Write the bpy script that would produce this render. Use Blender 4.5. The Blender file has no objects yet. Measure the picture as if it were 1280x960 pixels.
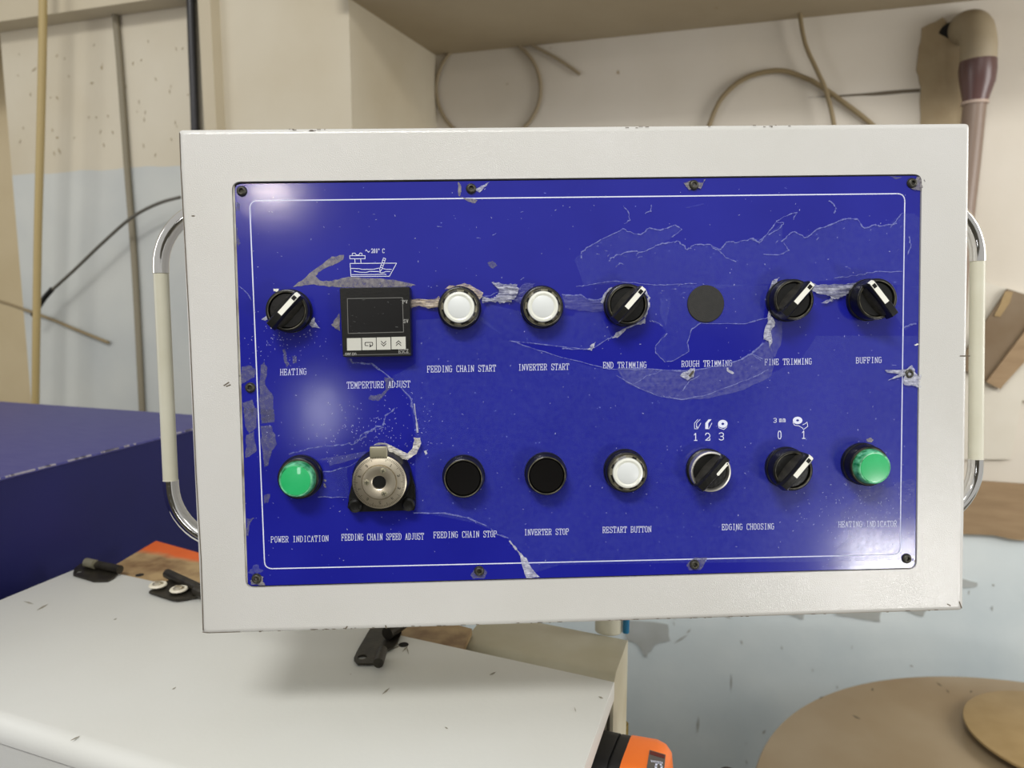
import bpy, bmesh, math, random
from mathutils import Vector, Matrix, noise
from mathutils.geometry import tessellate_polygon
random.seed(7)
C = bpy.context.scene.collection
sc = bpy.context.scene
def lin(c):
    c = c/255.0
    return c/12.92 if c <= 0.04045 else ((c+0.055)/1.055)**2.4
def rgb(r, g, b): return (lin(r), lin(g), lin(b), 1)
# ------------------------------------------------------------ camera
FPX, HORIZON = 960.0, 350.0
PITCH = math.atan((480-HORIZON)/FPX)
CAM = Vector((0, 0, 1.45))
RT = Vector((1, 0, 0)); FW = Vector((0, math.cos(PITCH), -math.sin(PITCH))); UP = Vector((0, math.sin(PITCH), math.cos(PITCH)))
cd = bpy.data.cameras.new('camera'); cam = bpy.data.objects.new('camera', cd); C.objects.link(cam)
cd.lens = 27; cd.sensor_width = 36; cd.clip_start = 0.01
cam.matrix_world = Matrix.Translation(CAM) @ Matrix((RT, UP, -FW)).transposed().to_4x4()
cd.dof.use_dof = True; cd.dof.focus_distance = 0.52; cd.dof.aperture_fstop = 10
sc.camera = cam
# ------------------------------------------------------------ light
w = bpy.data.worlds.new('world'); sc.world = w; w.use_nodes = True
bg = w.node_tree.nodes['Background']; bg.inputs[0].default_value = (1.0, 0.985, 0.95, 1); bg.inputs[1].default_value = 0.64
def area(name, loc, target, sx, sy, power, col=(1, .985, .96)):
    d = bpy.data.lights.new(name, 'AREA'); d.shape = 'RECTANGLE'; d.size = sx; d.size_y = sy; d.energy = power; d.color = col
    o = bpy.data.objects.new(name, d); C.objects.link(o); o.location = loc
    o.rotation_euler = (Vector(target)-Vector(loc)).to_track_quat('-Z', 'Y').to_euler(); return o
area('ceiling_and_fill_lamp', (-0.50, -1.1, 3.15), (0.05, .5, 1.4), 1.0, .35, 52)
area('ceiling_and_fill_lamp', (0.5, -3.0, 3.35), (0.4, 1.8, 1.3), 2.6, .35, 22)  # added fill behind the camera to brighten the back wall, not a known fixture
area('added_wall_fill', (1.75, .58, 1.7), (0.35, 1.95, 1.5), .7, .9, 19, (1, .98, .96))  # added fill out of view at the right, brightens the wall behind the panel
area('added_wall_fill', (-1.75, .75, 1.75), (-.55, 1.9, 1.5), .6, .9, 6, (1, .98, .96))  # added fill out of view at the left, lifts the left wall
sc.view_settings.view_transform = 'Standard'; sc.view_settings.look = 'None'
sc.view_settings.exposure = -0.36; sc.view_settings.gamma = 1; sc.view_settings.use_curve_mapping = False
# ------------------------------------------------------------ geometry of the view (pixel -> point on a plane of the place)
def ray(px, py): return (RT*((px-640)/FPX) + UP*((480-py)/FPX) + FW)
def hit(px, py, p, n):
    r = ray(px, py); return CAM + r*((Vector(p)-CAM).dot(n)/r.dot(n))
def hz(px, py, z): return hit(px, py, (0, 0, z), Vector((0, 0, 1)))
def camvec(x, yd, z): return RT*x - UP*yd + FW*z
BX = camvec(.99915, -.0205, .0356).normalized()
BN = -camvec(-.0367, -.058, .9976); BN = (BN - BX*BN.dot(BX)).normalized()
BY = BN.cross(BX)
BO = CAM + camvec(.0508, -.0033, .5316)
BM = Matrix.Translation(BO) @ Matrix((BX, BY, BN)).transposed().to_4x4()
BMI = BM.inverted()
def loc(px, py, h=0.0):
    q = BMI @ hit(px, py, BO+BN*h, BN); return Vector((q.x, q.y, h))
# key lamp seen mirrored in the lower right and upper left of the plate
def mirror_at(px, py, dist):
    p = hit(px, py, BO, BN); d = (p-CAM).normalized(); r = d - BN*2*d.dot(BN); return p, p + r*dist
p0, l0 = mirror_at(1122, 716, 1.0)
area('machine_lamp', l0, p0, .16, .13, 3.3, (1, .98, .96))
p1, l1 = mirror_at(338, 238, 3.6)
area('far_tube_lamp', l1, p1, .15, .04, 5, (1, .88, .8))
p2, l2 = mirror_at(402, 514, 3.2)
area('far_lamp', l2, p2, .10, .22, 1.3, (.95, .97, 1))
# ------------------------------------------------------------ materials
MATS = {}
def nd(t, ty, **kw):
    n = t.nodes.new(ty)
    for k, v in kw.items(): setattr(n, k, v)
    return n
def mat(name, col, rough=.5, metal=0, col2=None, scale=8, amt=.5, bump=0, bscale=200, spec=.5, coat=0, speck=None, sscale=300, sth=.72, detail=4, stretch=None, bdist=.0005):
    m = bpy.data.materials.new(name); m.use_nodes = True; t = m.node_tree; b = t.nodes['Principled BSDF']
    b.inputs['Base Color'].default_value = col; b.inputs['Roughness'].default_value = rough; b.inputs['Metallic'].default_value = metal
    b.inputs['Specular IOR Level'].default_value = spec; b.inputs['Coat Weight'].default_value = coat
    tc = nd(t, 'ShaderNodeTexCoord'); src = tc.outputs['Object']
    if stretch:
        mp = nd(t, 'ShaderNodeMapping'); mp.inputs['Scale'].default_value = stretch; t.links.new(src, mp.inputs[0]); src = mp.outputs[0]
    out = None
    if col2:
        n = nd(t, 'ShaderNodeTexNoise'); n.inputs['Scale'].default_value = scale; n.inputs['Detail'].default_value = detail; t.links.new(src, n.inputs['Vector'])
        r = nd(t, 'ShaderNodeValToRGB'); r.color_ramp.elements[0].position = .5-amt/2+.02; r.color_ramp.elements[1].position = .5+amt/2
        r.color_ramp.elements[0].color = col2; r.color_ramp.elements[1].color = col
        t.links.new(n.outputs['Fac'], r.inputs[0]); out = r.outputs[0]
    if speck:
        n2 = nd(t, 'ShaderNodeTexNoise'); n2.inputs['Scale'].default_value = sscale; n2.inputs['Detail'].default_value = 3; t.links.new(src, n2.inputs['Vector'])
        r2 = nd(t, 'ShaderNodeValToRGB'); r2.color_ramp.elements[0].position = sth; r2.color_ramp.elements[1].position = sth+.03
        t.links.new(n2.outputs['Fac'], r2.inputs[0])
        mx = nd(t, 'ShaderNodeMix', data_type='RGBA'); t.links.new(r2.outputs[0], mx.inputs[0])
        if out: t.links.new(out, mx.inputs[6])
        else: mx.inputs[6].default_value = col
        mx.inputs[7].default_value = speck; out = mx.outputs[2]
    if out: t.links.new(out, b.inputs['Base Color'])
    if bump:
        n3 = nd(t, 'ShaderNodeTexNoise'); n3.inputs['Scale'].default_value = bscale; n3.inputs['Detail'].default_value = 2; t.links.new(src, n3.inputs['Vector'])
        bp = nd(t, 'ShaderNodeBump'); bp.inputs['Strength'].default_value = bump; bp.inputs['Distance'].default_value = bdist
        t.links.new(n3.outputs['Fac'], bp.inputs['Height']); t.links.new(bp.outputs[0], b.inputs['Normal'])
    MATS[name] = m; return m
def film_mat(name, col, alpha, rough=.35):
    m = mat(name, col, rough, spec=.6); t = m.node_tree; b = t.nodes['Principled BSDF']
    n = nd(t, 'ShaderNodeTexNoise'); n.inputs['Scale'].default_value = 420; n.inputs['Detail'].default_value = 5
    mr = nd(t, 'ShaderNodeMapRange'); mr.inputs[1].default_value = .3; mr.inputs[2].default_value = .7; mr.inputs[3].default_value = alpha*.55; mr.inputs[4].default_value = min(1, alpha*1.4)
    tc = nd(t, 'ShaderNodeTexCoord'); t.links.new(tc.outputs['Object'], n.inputs['Vector']); t.links.new(n.outputs['Fac'], mr.inputs[0]); t.links.new(mr.outputs[0], b.inputs['Alpha'])
    return m
blue_plate = mat('blue_plate_enamel', rgb(25, 28, 138), .13, col2=rgb(31, 35, 148), scale=14, amt=.5, bump=.07, bscale=55, speck=rgb(110, 120, 205), sscale=420, sth=.745, bdist=.0006)
white_coat = mat('powder_coat_white', rgb(208, 207, 203), .12, col2=rgb(201, 200, 194), scale=9, amt=.5, bump=1, bscale=1500, bdist=.00015, spec=.5)
edge_dark = mat('gap_grime', rgb(40, 38, 34), .8, col2=rgb(90, 85, 70), scale=60)
rim_metal = mat('bare_cut_edge', rgb(196, 196, 186), .4, col2=rgb(120, 110, 90), scale=60)
print_white = mat('print_white', rgb(222, 226, 245), .45)
black_plastic = mat('black_plastic', rgb(15, 15, 14), .3, spec=.35, col2=rgb(24, 24, 22), scale=120, speck=rgb(110, 105, 90), sscale=900, sth=.76, bump=.2, bscale=600)
rubber = mat('black_rubber', rgb(33, 33, 31), .65, col2=rgb(42, 41, 38), scale=300, bump=.3, bscale=1500)
black_gloss = mat('black_gloss_cap', rgb(12, 11, 11), .22)
dust_rim = mat('dusty_worn_rim', rgb(104, 100, 80), .5, col2=rgb(44, 42, 36), scale=200, amt=.3)
white_mark = mat('white_marker', rgb(236, 236, 224), .5)
lens_white = mat('milky_lens', rgb(228, 230, 218), .3, coat=.4)
lens_core = mat('milky_lens_core', rgb(218, 222, 220), .35)
lens_grey = mat('smoky_bezel', rgb(150, 146, 124), .35, col2=rgb(70, 66, 50), scale=160, amt=.3)
green_lens = mat('green_lens', rgb(35, 172, 98), .25, coat=.5, col2=rgb(48, 184, 112), scale=90)
green_dark = mat('green_lens_rim', rgb(20, 120, 68), .3, col2=rgb(110, 200, 150), scale=260, amt=.3)
chrome = mat('chrome', (.78, .77, .75, 1), .09, 1)
satin = mat('satin_ring', rgb(205, 203, 196), .33, .85)
web_grey = mat('dusty_highlit_black', rgb(50, 48, 42), .5, col2=rgb(26, 25, 23), scale=300)  # lever web greyed: dust plus a highlight painted into the colour
steel = mat('brushed_dial_steel', rgb(214, 206, 186), .36, .92, col2=rgb(170, 160, 140), scale=30)
dull_steel = mat('nickel_clip', rgb(150, 145, 122), .4, .5)
dark_metal = mat('oxidised_hinge_steel', rgb(62, 58, 48), .42, .45, col2=rgb(36, 33, 28), scale=90, bump=.3, bscale=400)
screw_black = mat('screw_black', rgb(38, 37, 32), .4, .4, col2=rgb(80, 78, 66), scale=500)
sleeve = mat('ivory_sleeve', rgb(206, 204, 186), .35, col2=rgb(196, 193, 172), scale=30)
film_clear = film_mat('clear_film', rgb(112, 124, 214), .10, .3)
film_milky = film_mat('milky_film', rgb(122, 126, 188), .27, .3)
film_white = film_mat('crumpled_film', rgb(210, 212, 222), .62, .35)
film_tan = film_mat('aged_film', rgb(196, 182, 160), .85, .4)
film_edge = film_mat('film_edge', rgb(150, 158, 222), .42, .4)
residue = film_mat('dried_glue_residue', rgb(104, 104, 140), .55, .8)
residue_tan = film_mat('dried_glue_residue_tan', rgb(140, 136, 138), .72, .8)
cover_white = mat('cover_enamel', rgb(217, 218, 213), .4, col2=rgb(208, 208, 200), scale=4, amt=.5, bump=.22, bscale=260, speck=rgb(150, 140, 118), sscale=55, sth=.77, bdist=.0005)
cab_cream = mat('cabinet_cream', rgb(196, 192, 172), .45, col2=rgb(176, 168, 140), scale=14, amt=.5)
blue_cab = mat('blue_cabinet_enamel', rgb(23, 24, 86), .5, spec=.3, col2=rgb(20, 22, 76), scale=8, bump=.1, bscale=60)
blue_top = mat('pale_blue_lid', rgb(70, 70, 130), .48, col2=rgb(58, 58, 124), scale=30, amt=.4, stretch=(1, 4, 1))  # lid tone paler and greyer than the cabinet body
orange_plate = None
brown_lam = mat('brown_laminate', rgb(152, 136, 110), .3, col2=rgb(134, 114, 84), scale=6, amt=.5, speck=rgb(80, 66, 48), sscale=34, sth=.79)
tan_lam = mat('tan_board', rgb(158, 134, 92), .5, col2=rgb(146, 122, 80), scale=30)
cardboard = mat('cardboard', rgb(158, 134, 102), .75, col2=rgb(140, 116, 86), scale=12, stretch=(1, 1, 5))
cardboard_d = mat('cardboard_dark', rgb(128, 112, 90), .7, col2=rgb(112, 92, 66), scale=12)
pale_board = mat('pale_board', rgb(212, 207, 194), .7, col2=rgb(202, 196, 180), scale=9)
cable_tan = mat('tan_cable', rgb(168, 148, 98), .5); cable_olive = mat('olive_cable', rgb(132, 116, 84), .5)
cable_faint = mat('dusty_cable', rgb(150, 136, 110), .7); cable_black = mat('black_cable', rgb(34, 33, 36), .4)
cable_grey = mat('grey_conduit', rgb(128, 120, 100), .6); hose_blue = mat('blue_hose', rgb(30, 110, 150), .25)
pipe_brown = mat('brown_pipe', rgb(98, 74, 70), .3, col2=rgb(84, 58, 56), scale=10); pipe_dust = mat('dusty_pipe', rgb(160, 148, 124), .6, col2=rgb(146, 132, 106), scale=12)
orange = mat('orange_plastic', rgb(238, 118, 44), .4, bump=.1); ind_black = mat('indicator_black', rgb(20, 20, 21), .55)
ind_label = mat('indicator_label', rgb(92, 88, 84), .4); ind_red = mat('indicator_red', rgb(96, 36, 30), .5)
scuff = mat('scuff_mark', rgb(96, 86, 70), .8)
def wall_mat(name, upper, upper2, lower=None, zb=0, drip=True):
    m = mat(name, upper, .75, col2=upper2, scale=2.6, amt=.5, bump=.25, bscale=30, speck=rgb(150, 132, 100), sscale=26, sth=.76, detail=6, bdist=.003)
    if lower:
        t = m.node_tree; b = t.nodes['Principled BSDF']; cur = b.inputs['Base Color'].links[0].from_socket
        g = nd(t, 'ShaderNodeNewGeometry'); s = nd(t, 'ShaderNodeSeparateXYZ'); t.links.new(g.outputs['Position'], s.inputs[0])
        n = nd(t, 'ShaderNodeTexNoise'); n.inputs['Scale'].default_value = 9; t.links.new(g.outputs['Position'], n.inputs['Vector'])
        ma = nd(t, 'ShaderNodeMath', operation='MULTIPLY_ADD'); ma.inputs[1].default_value = .012; t.links.new(n.outputs['Fac'], ma.inputs[0]); t.links.new(s.outputs['Z'], ma.inputs[2])
        gt = nd(t, 'ShaderNodeMath', operation='LESS_THAN'); gt.inputs[1].default_value = zb+.006; t.links.new(ma.outputs[0], gt.inputs[0])
        n2 = nd(t, 'ShaderNodeTexNoise'); n2.inputs['Scale'].default_value = 4; n2.inputs['Detail'].default_value = 5; t.links.new(g.outputs['Position'], n2.inputs['Vector'])
        r = nd(t, 'ShaderNodeValToRGB'); r.color_ramp.elements[0].position = .3; r.color_ramp.elements[1].position = .65
        r.color_ramp.elements[0].color = lower[0]; r.color_ramp.elements[1].color = lower[1]; t.links.new(n2.outputs['Fac'], r.inputs[0])
        mx = nd(t, 'ShaderNodeMix', data_type='RGBA'); t.links.new(gt.outputs[0], mx.inputs[0]); t.links.new(cur, mx.inputs[6]); t.links.new(r.outputs[0], mx.inputs[7])
        t.links.new(mx.outputs[2], b.inputs['Base Color'])
    return m
# ------------------------------------------------------------ builders
def new_obj(name, me, m, parent=None):
    o = bpy.data.objects.new(name, me); C.objects.link(o)
    if m: me.materials.append(m)
    if parent: o.parent = parent
    return o
def obj(name, bm, m, parent=None, smooth=False, label=None):
    me = bpy.data.meshes.new(name); bmesh.ops.recalc_face_normals(bm, faces=bm.faces[:]); bm.to_mesh(me); bm.free()
    if smooth:
        me.shade_smooth()
        try: me.set_sharp_from_angle(angle=math.radians(38))
        except Exception: pass
    o = new_obj(name, me, m, parent)
    if label: o['label'] = label
    return o
def empty(name, M=None, parent=None):
    o = bpy.data.objects.new(name, None); C.objects.link(o); o.empty_display_size = .05
    if parent: o.parent = parent
    if M is not None: o.matrix_basis = M
    return o
def tag(o, label=None, cat=None, group=None, kind=None):
    if label: o['label'] = label
    if cat: o['category'] = cat
    if group: o['group'] = group
    if kind: o['kind'] = kind
    return o
def prism(bm, pts, a, b, off=None):
    """pts: list of 2D/3D; a,b: vectors added for the bottom and the top"""
    lo = [bm.verts.new(Vector(p)+a) for p in pts]; hi = [bm.verts.new(Vector(p)+b) for p in pts]
    n = len(pts)
    for i in range(n): bm.faces.new((lo[i], lo[(i+1) % n], hi[(i+1) % n], hi[i]))
    try: bm.faces.new(hi); bm.faces.new(lo[::-1])
    except Exception: pass
    return lo, hi
def lathe(bm, prof, seg=40, M=Matrix()):
    rings = []
    for r, z in prof:
        if r < 1e-6: rings.append([bm.verts.new(M @ Vector((0, 0, z)))])
        else: rings.append([bm.verts.new(M @ Vector((r*math.cos(2*math.pi*i/seg), r*math.sin(2*math.pi*i/seg), z))) for i in range(seg)])
    for a, b in zip(rings, rings[1:]):
        for i in range(seg):
            j = (i+1) % seg
            if len(a) == 1 and len(b) == 1: continue
            if len(a) == 1: bm.faces.new((a[0], b[i], b[j]))
            elif len(b) == 1: bm.faces.new((a[i], a[j], b[0]))
            else: bm.faces.new((a[i], a[j], b[j], b[i]))
def box(bm, lo, hi, M=Matrix(), bev=0):
    x0, y0, z0 = lo; x1, y1, z1 = hi
    v = [bm.verts.new(M @ Vector(p)) for p in ((x0, y0, z0), (x1, y0, z0), (x1, y1, z0), (x0, y1, z0), (x0, y0, z1), (x1, y0, z1), (x1, y1, z1), (x0, y1, z1))]
    fs = [bm.faces.new([v[i] for i in f]) for f in ((3, 2, 1, 0), (4, 5, 6, 7), (0, 1, 5, 4), (1, 2, 6, 5), (2, 3, 7, 6), (3, 0, 4, 7))]
    if bev:
        es = list({e for f in fs for e in f.edges}); bmesh.ops.bevel(bm, geom=es, offset=bev, segments=3, profile=.5, affect='EDGES')
def smoothpts(pts, n=6):
    P = [Vector(p) for p in pts]; out = []
    for i in range(len(P)-1):
        p0 = P[max(i-1, 0)]; p1 = P[i]; p2 = P[i+1]; p3 = P[min(i+2, len(P)-1)]
        for k in range(n):
            t = k/n; out.append(.5*((2*p1)+(p2-p0)*t+(2*p0-5*p1+4*p2-p3)*t*t+(3*p1-p0-3*p2+p3)*t**3))
    out.append(P[-1]); return out
def tube(bm, pts, r, seg=12, caps=True, radii=None):
    rings = []; up = None; n = len(pts)
    for i, p in enumerate(pts):
        d = (pts[min(i+1, n-1)]-pts[max(i-1, 0)]).normalized()
        if up is None: up = d.orthogonal().normalized()
        up = (up-d*up.dot(d)).normalized(); s = d.cross(up); rr = radii[i] if radii else r
        rings.append([bm.verts.new(p+(up*math.cos(2*math.pi*k/seg)+s*math.sin(2*math.pi*k/seg))*rr) for k in range(seg)])
    for a, b in zip(rings, rings[1:]):
        for k in range(seg): bm.faces.new((a[k], a[(k+1) % seg], b[(k+1) % seg], b[k]))
    if caps: bm.faces.new(rings[0][::-1]); bm.faces.new(rings[-1])
def rrect(x0, y0, x1, y1, r, n=6):
    out = []
    for cx, cy, a0 in ((x1-r, y1-r, 0), (x0+r, y1-r, 90), (x0+r, y0+r, 180), (x1-r, y0+r, 270)):
        for k in range(n+1):
            a = math.radians(a0+90*k/n); out.append(Vector((cx+r*math.cos(a), cy+r*math.sin(a), 0)))
    return out
def quad_round(c, r, n=6):
    """rounded quadrilateral through four corners (TL,TR,BR,BL) in plate coordinates"""
    out = []
    for i in range(4):
        p = c[i]; a = (c[i-1]-p).normalized()*r; b = (c[(i+1) % 4]-p).normalized()*r
        for k in range(n+1):
            t = k/n; out.append((p+a)*(1-t)**2+p*2*t*(1-t)+(p+b)*t*t)
    return out
def ring(bm, outer, inner, z0, z1):
    """flat ring between two equal-length loops, extruded z0..z1"""
    n = len(outer); Z0 = Vector((0, 0, z0)); Z1 = Vector((0, 0, z1))
    L = [[bm.verts.new(Vector((p.x, p.y, 0))+Z) for p in loop] for loop, Z in ((outer, Z0), (outer, Z1), (inner, Z1), (inner, Z0))]
    for a, b in ((0, 1), (1, 2), (2, 3), (3, 0)):
        for i in range(n): bm.faces.new((L[a][i], L[a][(i+1) % n], L[b][(i+1) % n], L[b][i]))
# ============================================================ SETTING
U = Vector((.946, -.323, 0)).normalized(); V = Vector((.323, .946, 0)).normalized(); Zv = Vector((0, 0, 1))
FRM = Matrix((U, V, Zv)).transposed().to_4x4()       # machine / wall frame: x along the wall, y towards it
def fr(p): return FRM.inverted() @ p
vB = fr(Vector((0, 2.0, 0))).y
cB = fr(hit(548, 300, FRM @ Vector((0, vB, 0)), V)); cA_y = cB.y-.43; xC = cB.x
def pA(px, py): return hit(px, py, FRM @ Vector((0, cA_y, 0)), V)
def pB(px, py, off=0): return hit(px, py, FRM @ Vector((0, vB-off, 0)), V)
zA = pA(120, 213).z; zB = pB(1240, 640).z; zSof = pB(560, 68).z; zBeam = pA(120, 24).z
xL = fr(pA(22, 300)).x
M_A = wall_mat('left_wall_paint', rgb(206, 199, 180), rgb(188, 177, 152), (rgb(176, 180, 178), rgb(192, 194, 188)), zA)
M_B = wall_mat('back_wall_paint', rgb(214, 208, 197), rgb(198, 190, 174), (rgb(196, 207, 210), rgb(214, 222, 222)), zB)
M_side = wall_mat('recess_paint', rgb(192, 182, 158), rgb(176, 164, 138))
M_yel = wall_mat('yellowed_paint', rgb(206, 190, 156), rgb(186, 168, 130))
def fbox(name, lo, hi, m, parent=None, bev=0, label=None, smooth=False):
    bm = bmesh.new(); box(bm, lo, hi, FRM, bev); return obj(name, bm, m, parent, smooth, label)
ZT = 3.0
tag(fbox('wall_back', (xC, vB, 0), (xC+3.2, vB+.12, ZT), M_B), kind='structure')
tag(fbox('wall_left', (xL, cA_y, 0), (xC, vB+.12, zSof+.9), M_A), kind='structure')
tag(fbox('wall_far_left', (xL-1.6, cA_y+.22, 0), (xL, cA_y+.34, ZT), M_yel), kind='structure')
tag(fbox('trim_1', (xL-1.6, cA_y-.06, zBeam), (fr(pA(244, 10)).x, cA_y, zBeam+.5), M_side), kind='structure')
tag(fbox('trim_2', (fr(pA(262, 60)).x, cA_y-.03, 0), (fr(pA(277, 60)).x, cA_y, ZT-.8), M_side), kind='structure')
tag(fbox('trim_3', (xC, vB-.5, zSof), (xC+3.2, vB, zSof+.5), wall_mat('beam_paint', rgb(176, 163, 138), rgb(158, 144, 118))), kind='structure')
tag(fbox('floor', (-3, -3.5, -.1), (3.5, vB+.12, 0), mat('grey_floor', rgb(140, 136, 126), .6, col2=rgb(118, 112, 100), scale=2)), kind='structure')
tag(fbox('wall_front', (-3, -3.6, 0), (3.5, -3.5, 1.9), mat('far_room_paint', rgb(120, 116, 104), .8, col2=rgb(90, 86, 76), scale=1.2)), kind='structure')
def wall_patch(pts, P, name, m, th=.004, label=None, parent=None):
    bm = bmesh.new(); prism(bm, [P(*p) for p in pts], V*0, -V*th); return obj(name, bm, m, parent, label=label)
def jitter(pts, k=4, a=1.5):
    out = []
    for i in range(len(pts)):
        p, q = pts[i], pts[(i+1) % len(pts)]
        for j in range(k):
            t = j/k; out.append((p[0]*(1-t)+q[0]*t+(random.uniform(-a, a) if j else 0), p[1]*(1-t)+q[1]*t+(random.uniform(-a, a) if j else 0)))
    return out
wb = bpy.data.objects['wall_back']
bare = mat('grey_wall_tone', rgb(176, 180, 178), .85, col2=rgb(164, 166, 160), scale=14)  # tone for irregular patches greyer than the pale lower wall
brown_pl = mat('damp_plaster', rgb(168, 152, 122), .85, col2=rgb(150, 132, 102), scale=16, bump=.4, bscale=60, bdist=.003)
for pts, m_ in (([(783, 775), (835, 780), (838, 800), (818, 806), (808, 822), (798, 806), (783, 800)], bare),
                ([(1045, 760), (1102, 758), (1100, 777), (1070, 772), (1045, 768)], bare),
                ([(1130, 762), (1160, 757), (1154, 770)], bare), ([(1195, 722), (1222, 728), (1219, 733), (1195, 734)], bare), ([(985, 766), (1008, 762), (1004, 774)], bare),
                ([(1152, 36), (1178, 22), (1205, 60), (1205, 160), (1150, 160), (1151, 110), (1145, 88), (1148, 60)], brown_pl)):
    wall_patch(jitter(pts, 3, 1.2), lambda a, b: pB(a, b, .0005), 'tone_patch', m_, .003, parent=wb)
bm = bmesh.new()
for pts in ([(1052, 119), (1090, 116), (1150, 111), (1150, 115), (1092, 119.5), (1052, 121)], [(1010, 122), (1052, 119), (1052, 121)]):
    prism(bm, [pB(*p, .0005) for p in jitter(pts, 3, .6)], V*0, -V*.002)
obj('crack', bm, scuff, wb)
def cable(name, pts, P, r, m, label, cat='cable', group=None, closed=False, offs=0.012, tip=None):
    bm = bmesh.new(); W = smoothpts([P(*p)-V*offs for p in pts], 7); tube(bm, W, r, 10)
    o = obj(name, bm, m, None, True); return tag(o, label, cat, group)
cable('hanging_cable', [(108, -40), (107, 60), (104, 160), (99, 300), (96, 420), (93, 560)], lambda x, y: pA(x, y)-V*.10, .0088, cable_tan, 'yellowish tan cable hanging straight down left of the machine')
cable('wall_conduit', [(147, 14), (153, 80), (163, 220), (172, 340), (182, 540)], pA, .0075, cable_grey, 'thin grey conduit running down the left wall', 'conduit', offs=.008)
for k, (dx, r_, t) in enumerate(((0, .0085, 'left'), (6.5, .0075, 'right'))):
    cable('black_cable', [(243+dx, -40), (245+dx, 40), (249+dx, 160), (252+dx, 300)], pA, r_, cable_black, '%s one of the two black cables running down the wall above the control box' % t, 'cable', offs=.012+.02*k)
c1 = cable('dangling_cable', [(250, 250), (222, 258), (190, 275), (155, 305), (120, 338), (93, 362)], lambda x, y: pA(x, y)-V*.05, .0036, mat('grey_cable', rgb(84, 80, 70), .5), 'thin dark cable end with black plug drooping beside the left handle')
bm = bmesh.new(); tube(bm, [pA(93, 361)-V*.062, pA(84, 371)-V*.062, pA(69, 393)-V*.062], .0062, 10); obj('plug', bm, black_plastic, c1, True)
cable('wall_wire', [(-20, 370), (15, 380), (66, 398), (100, 412), (140, 428)], lambda x, y: pA(x, y)-V*.004, .004, cable_olive, 'thin olive wire sagging across the left wall behind the tan cable', offs=.006)
oc = [(997, -30), (999, 20), (1006, 60), (1020, 92), (1032, 120), (1042, 165), (1046, 230), (1050, 400), (1040, 640)]
cable('looped_cable', [(862, 760), (858, 500), (866, 280), (876, 200), (890, 150), (906, 120), (935, 98), (975, 90), (1008, 100), (1020, 106), (1045, 123), (1090, 158), (1108, 185), (1105, 290), (1088, 500), (1080, 700)], pB, .0056, cable_olive, 'olive cable arching over the top edge of the control box on the right')
cable('drop_cable', oc, lambda x, y: pB(x, y)-V*.02, .0047, cable_olive, 'olive cable dropping from above and crossing the arched cable')
ring_pts = [(612+65*math.cos(math.radians(a)), 112-66*math.sin(math.radians(a))) for a in range(-120, 261, 20)]
cable('coiled_cable', ring_pts, pB, .0048, cable_faint, 'faint dusty ring of cable on the recessed wall', offs=.008)
cable('cable_tail', [(700, -20), (680, 15), (650, 44), (664, 56), (700, 76), (726, 94)], pB, .0040, cable_faint, 'dusty cable tail crossing the ring on the recessed wall', offs=.009)
# pipe
pr = empty('drain_pipe', Matrix.Translation(pB(1210, 60))); tag(pr, 'brown drain pipe with dusty elbow coming out of the wall top right', 'pipe')
def wobj(name, bm, m, root, smooth=True, label=None):
    o = obj(name, bm, m, root, smooth, label); o.matrix_parent_inverse = Matrix.Identity(4)
    o.matrix_basis = root.matrix_basis.inverted(); return o
def pq(x, y, o=.08): return pB(x, y)-V*o
bm = bmesh.new(); tube(bm, smoothpts([pB(1203, 36)+V*.05, pq(1207, 38, .02), pq(1212, 46, .050), pq(1214, 66, .062), pq(1213, 92, .062)], 5), .033, 24, True, None)
wobj('elbow', bm, pipe_dust, pr)
bm = bmesh.new(); A = pq(1213.5, 86, .062); D = pq(1209.5, 138, .062)
tube(bm, [A, pq(1213, 97, .062), pq(1212.5, 112, .062), pq(1210.5, 130, .062), D], .05, 24, True, [.0335, .0345, .032, .0245, .0225]); wobj('socket', bm, pipe_brown, pr, label='glossy purple-brown pipe socket')
bm = bmesh.new(); tube(bm, [pq(1209.7, 135, .062), pq(1209.5, 138.5, .062)], .0250, 24); wobj('collar', bm, mat('pale_collar', rgb(170, 150, 136), .5), pr)
bm = bmesh.new(); tube(bm, [D, pq(1202, 215, .062), pq(1190, 320, .062), pq(1172, 620, .062)], .0215, 24); wobj('pipe_run', bm, mat('grey_brown_pipe', rgb(124, 106, 92), .4), pr)
bm = bmesh.new(); tube(bm, [pB(1190, 44, .001), pB(1190, 44, .006)], .026, 24); wobj('wall_hole', bm, mat('dark_hole', rgb(18, 14, 12), .9), pr)
# boards beside right handle
def board(name, pts, off, th, m, label, cat, lean=0):
    bm = bmesh.new(); prism(bm, [pB(*p, off) for p in pts], V*0, -V*th); return tag(obj(name, bm, m), label, cat)
board('pale_panel', [(1130, 340), (1232, 353), (1264, 362), (1420, 400), (1420, 520), (1276, 500), (1262, 573), (1130, 574)], .002, .008, pale_board, 'pale off-white sheet behind the right handle', 'panel')
board('kraft_sheet', [(1100, 600), (1232, 601), (1276, 604), (1420, 612), (1420, 672), (1310, 668), (1282, 674), (1262, 672), (1240, 667), (1100, 662)], .004, .012, cardboard, 'brown cardboard sheet flat against the wall at lower right', 'cardboard')
cb = board('cardboard_strip', [(1258, 361), (1300, 374), (1300, 415), (1249, 486), (1205, 462), (1205, 440)], .011, .01, cardboard_d, 'dark brown cardboard strip leaning diagonally behind the right handle', 'cardboard')
bm = bmesh.new(); prism(bm, [pB(*p, .0215) for p in [(1300, 388), (1300, 430), (1249, 486), (1232, 477)]], V*0, -V*.006); obj('folded_flap', bm, cardboard, cb, label='lighter tan cardboard flap')
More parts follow.
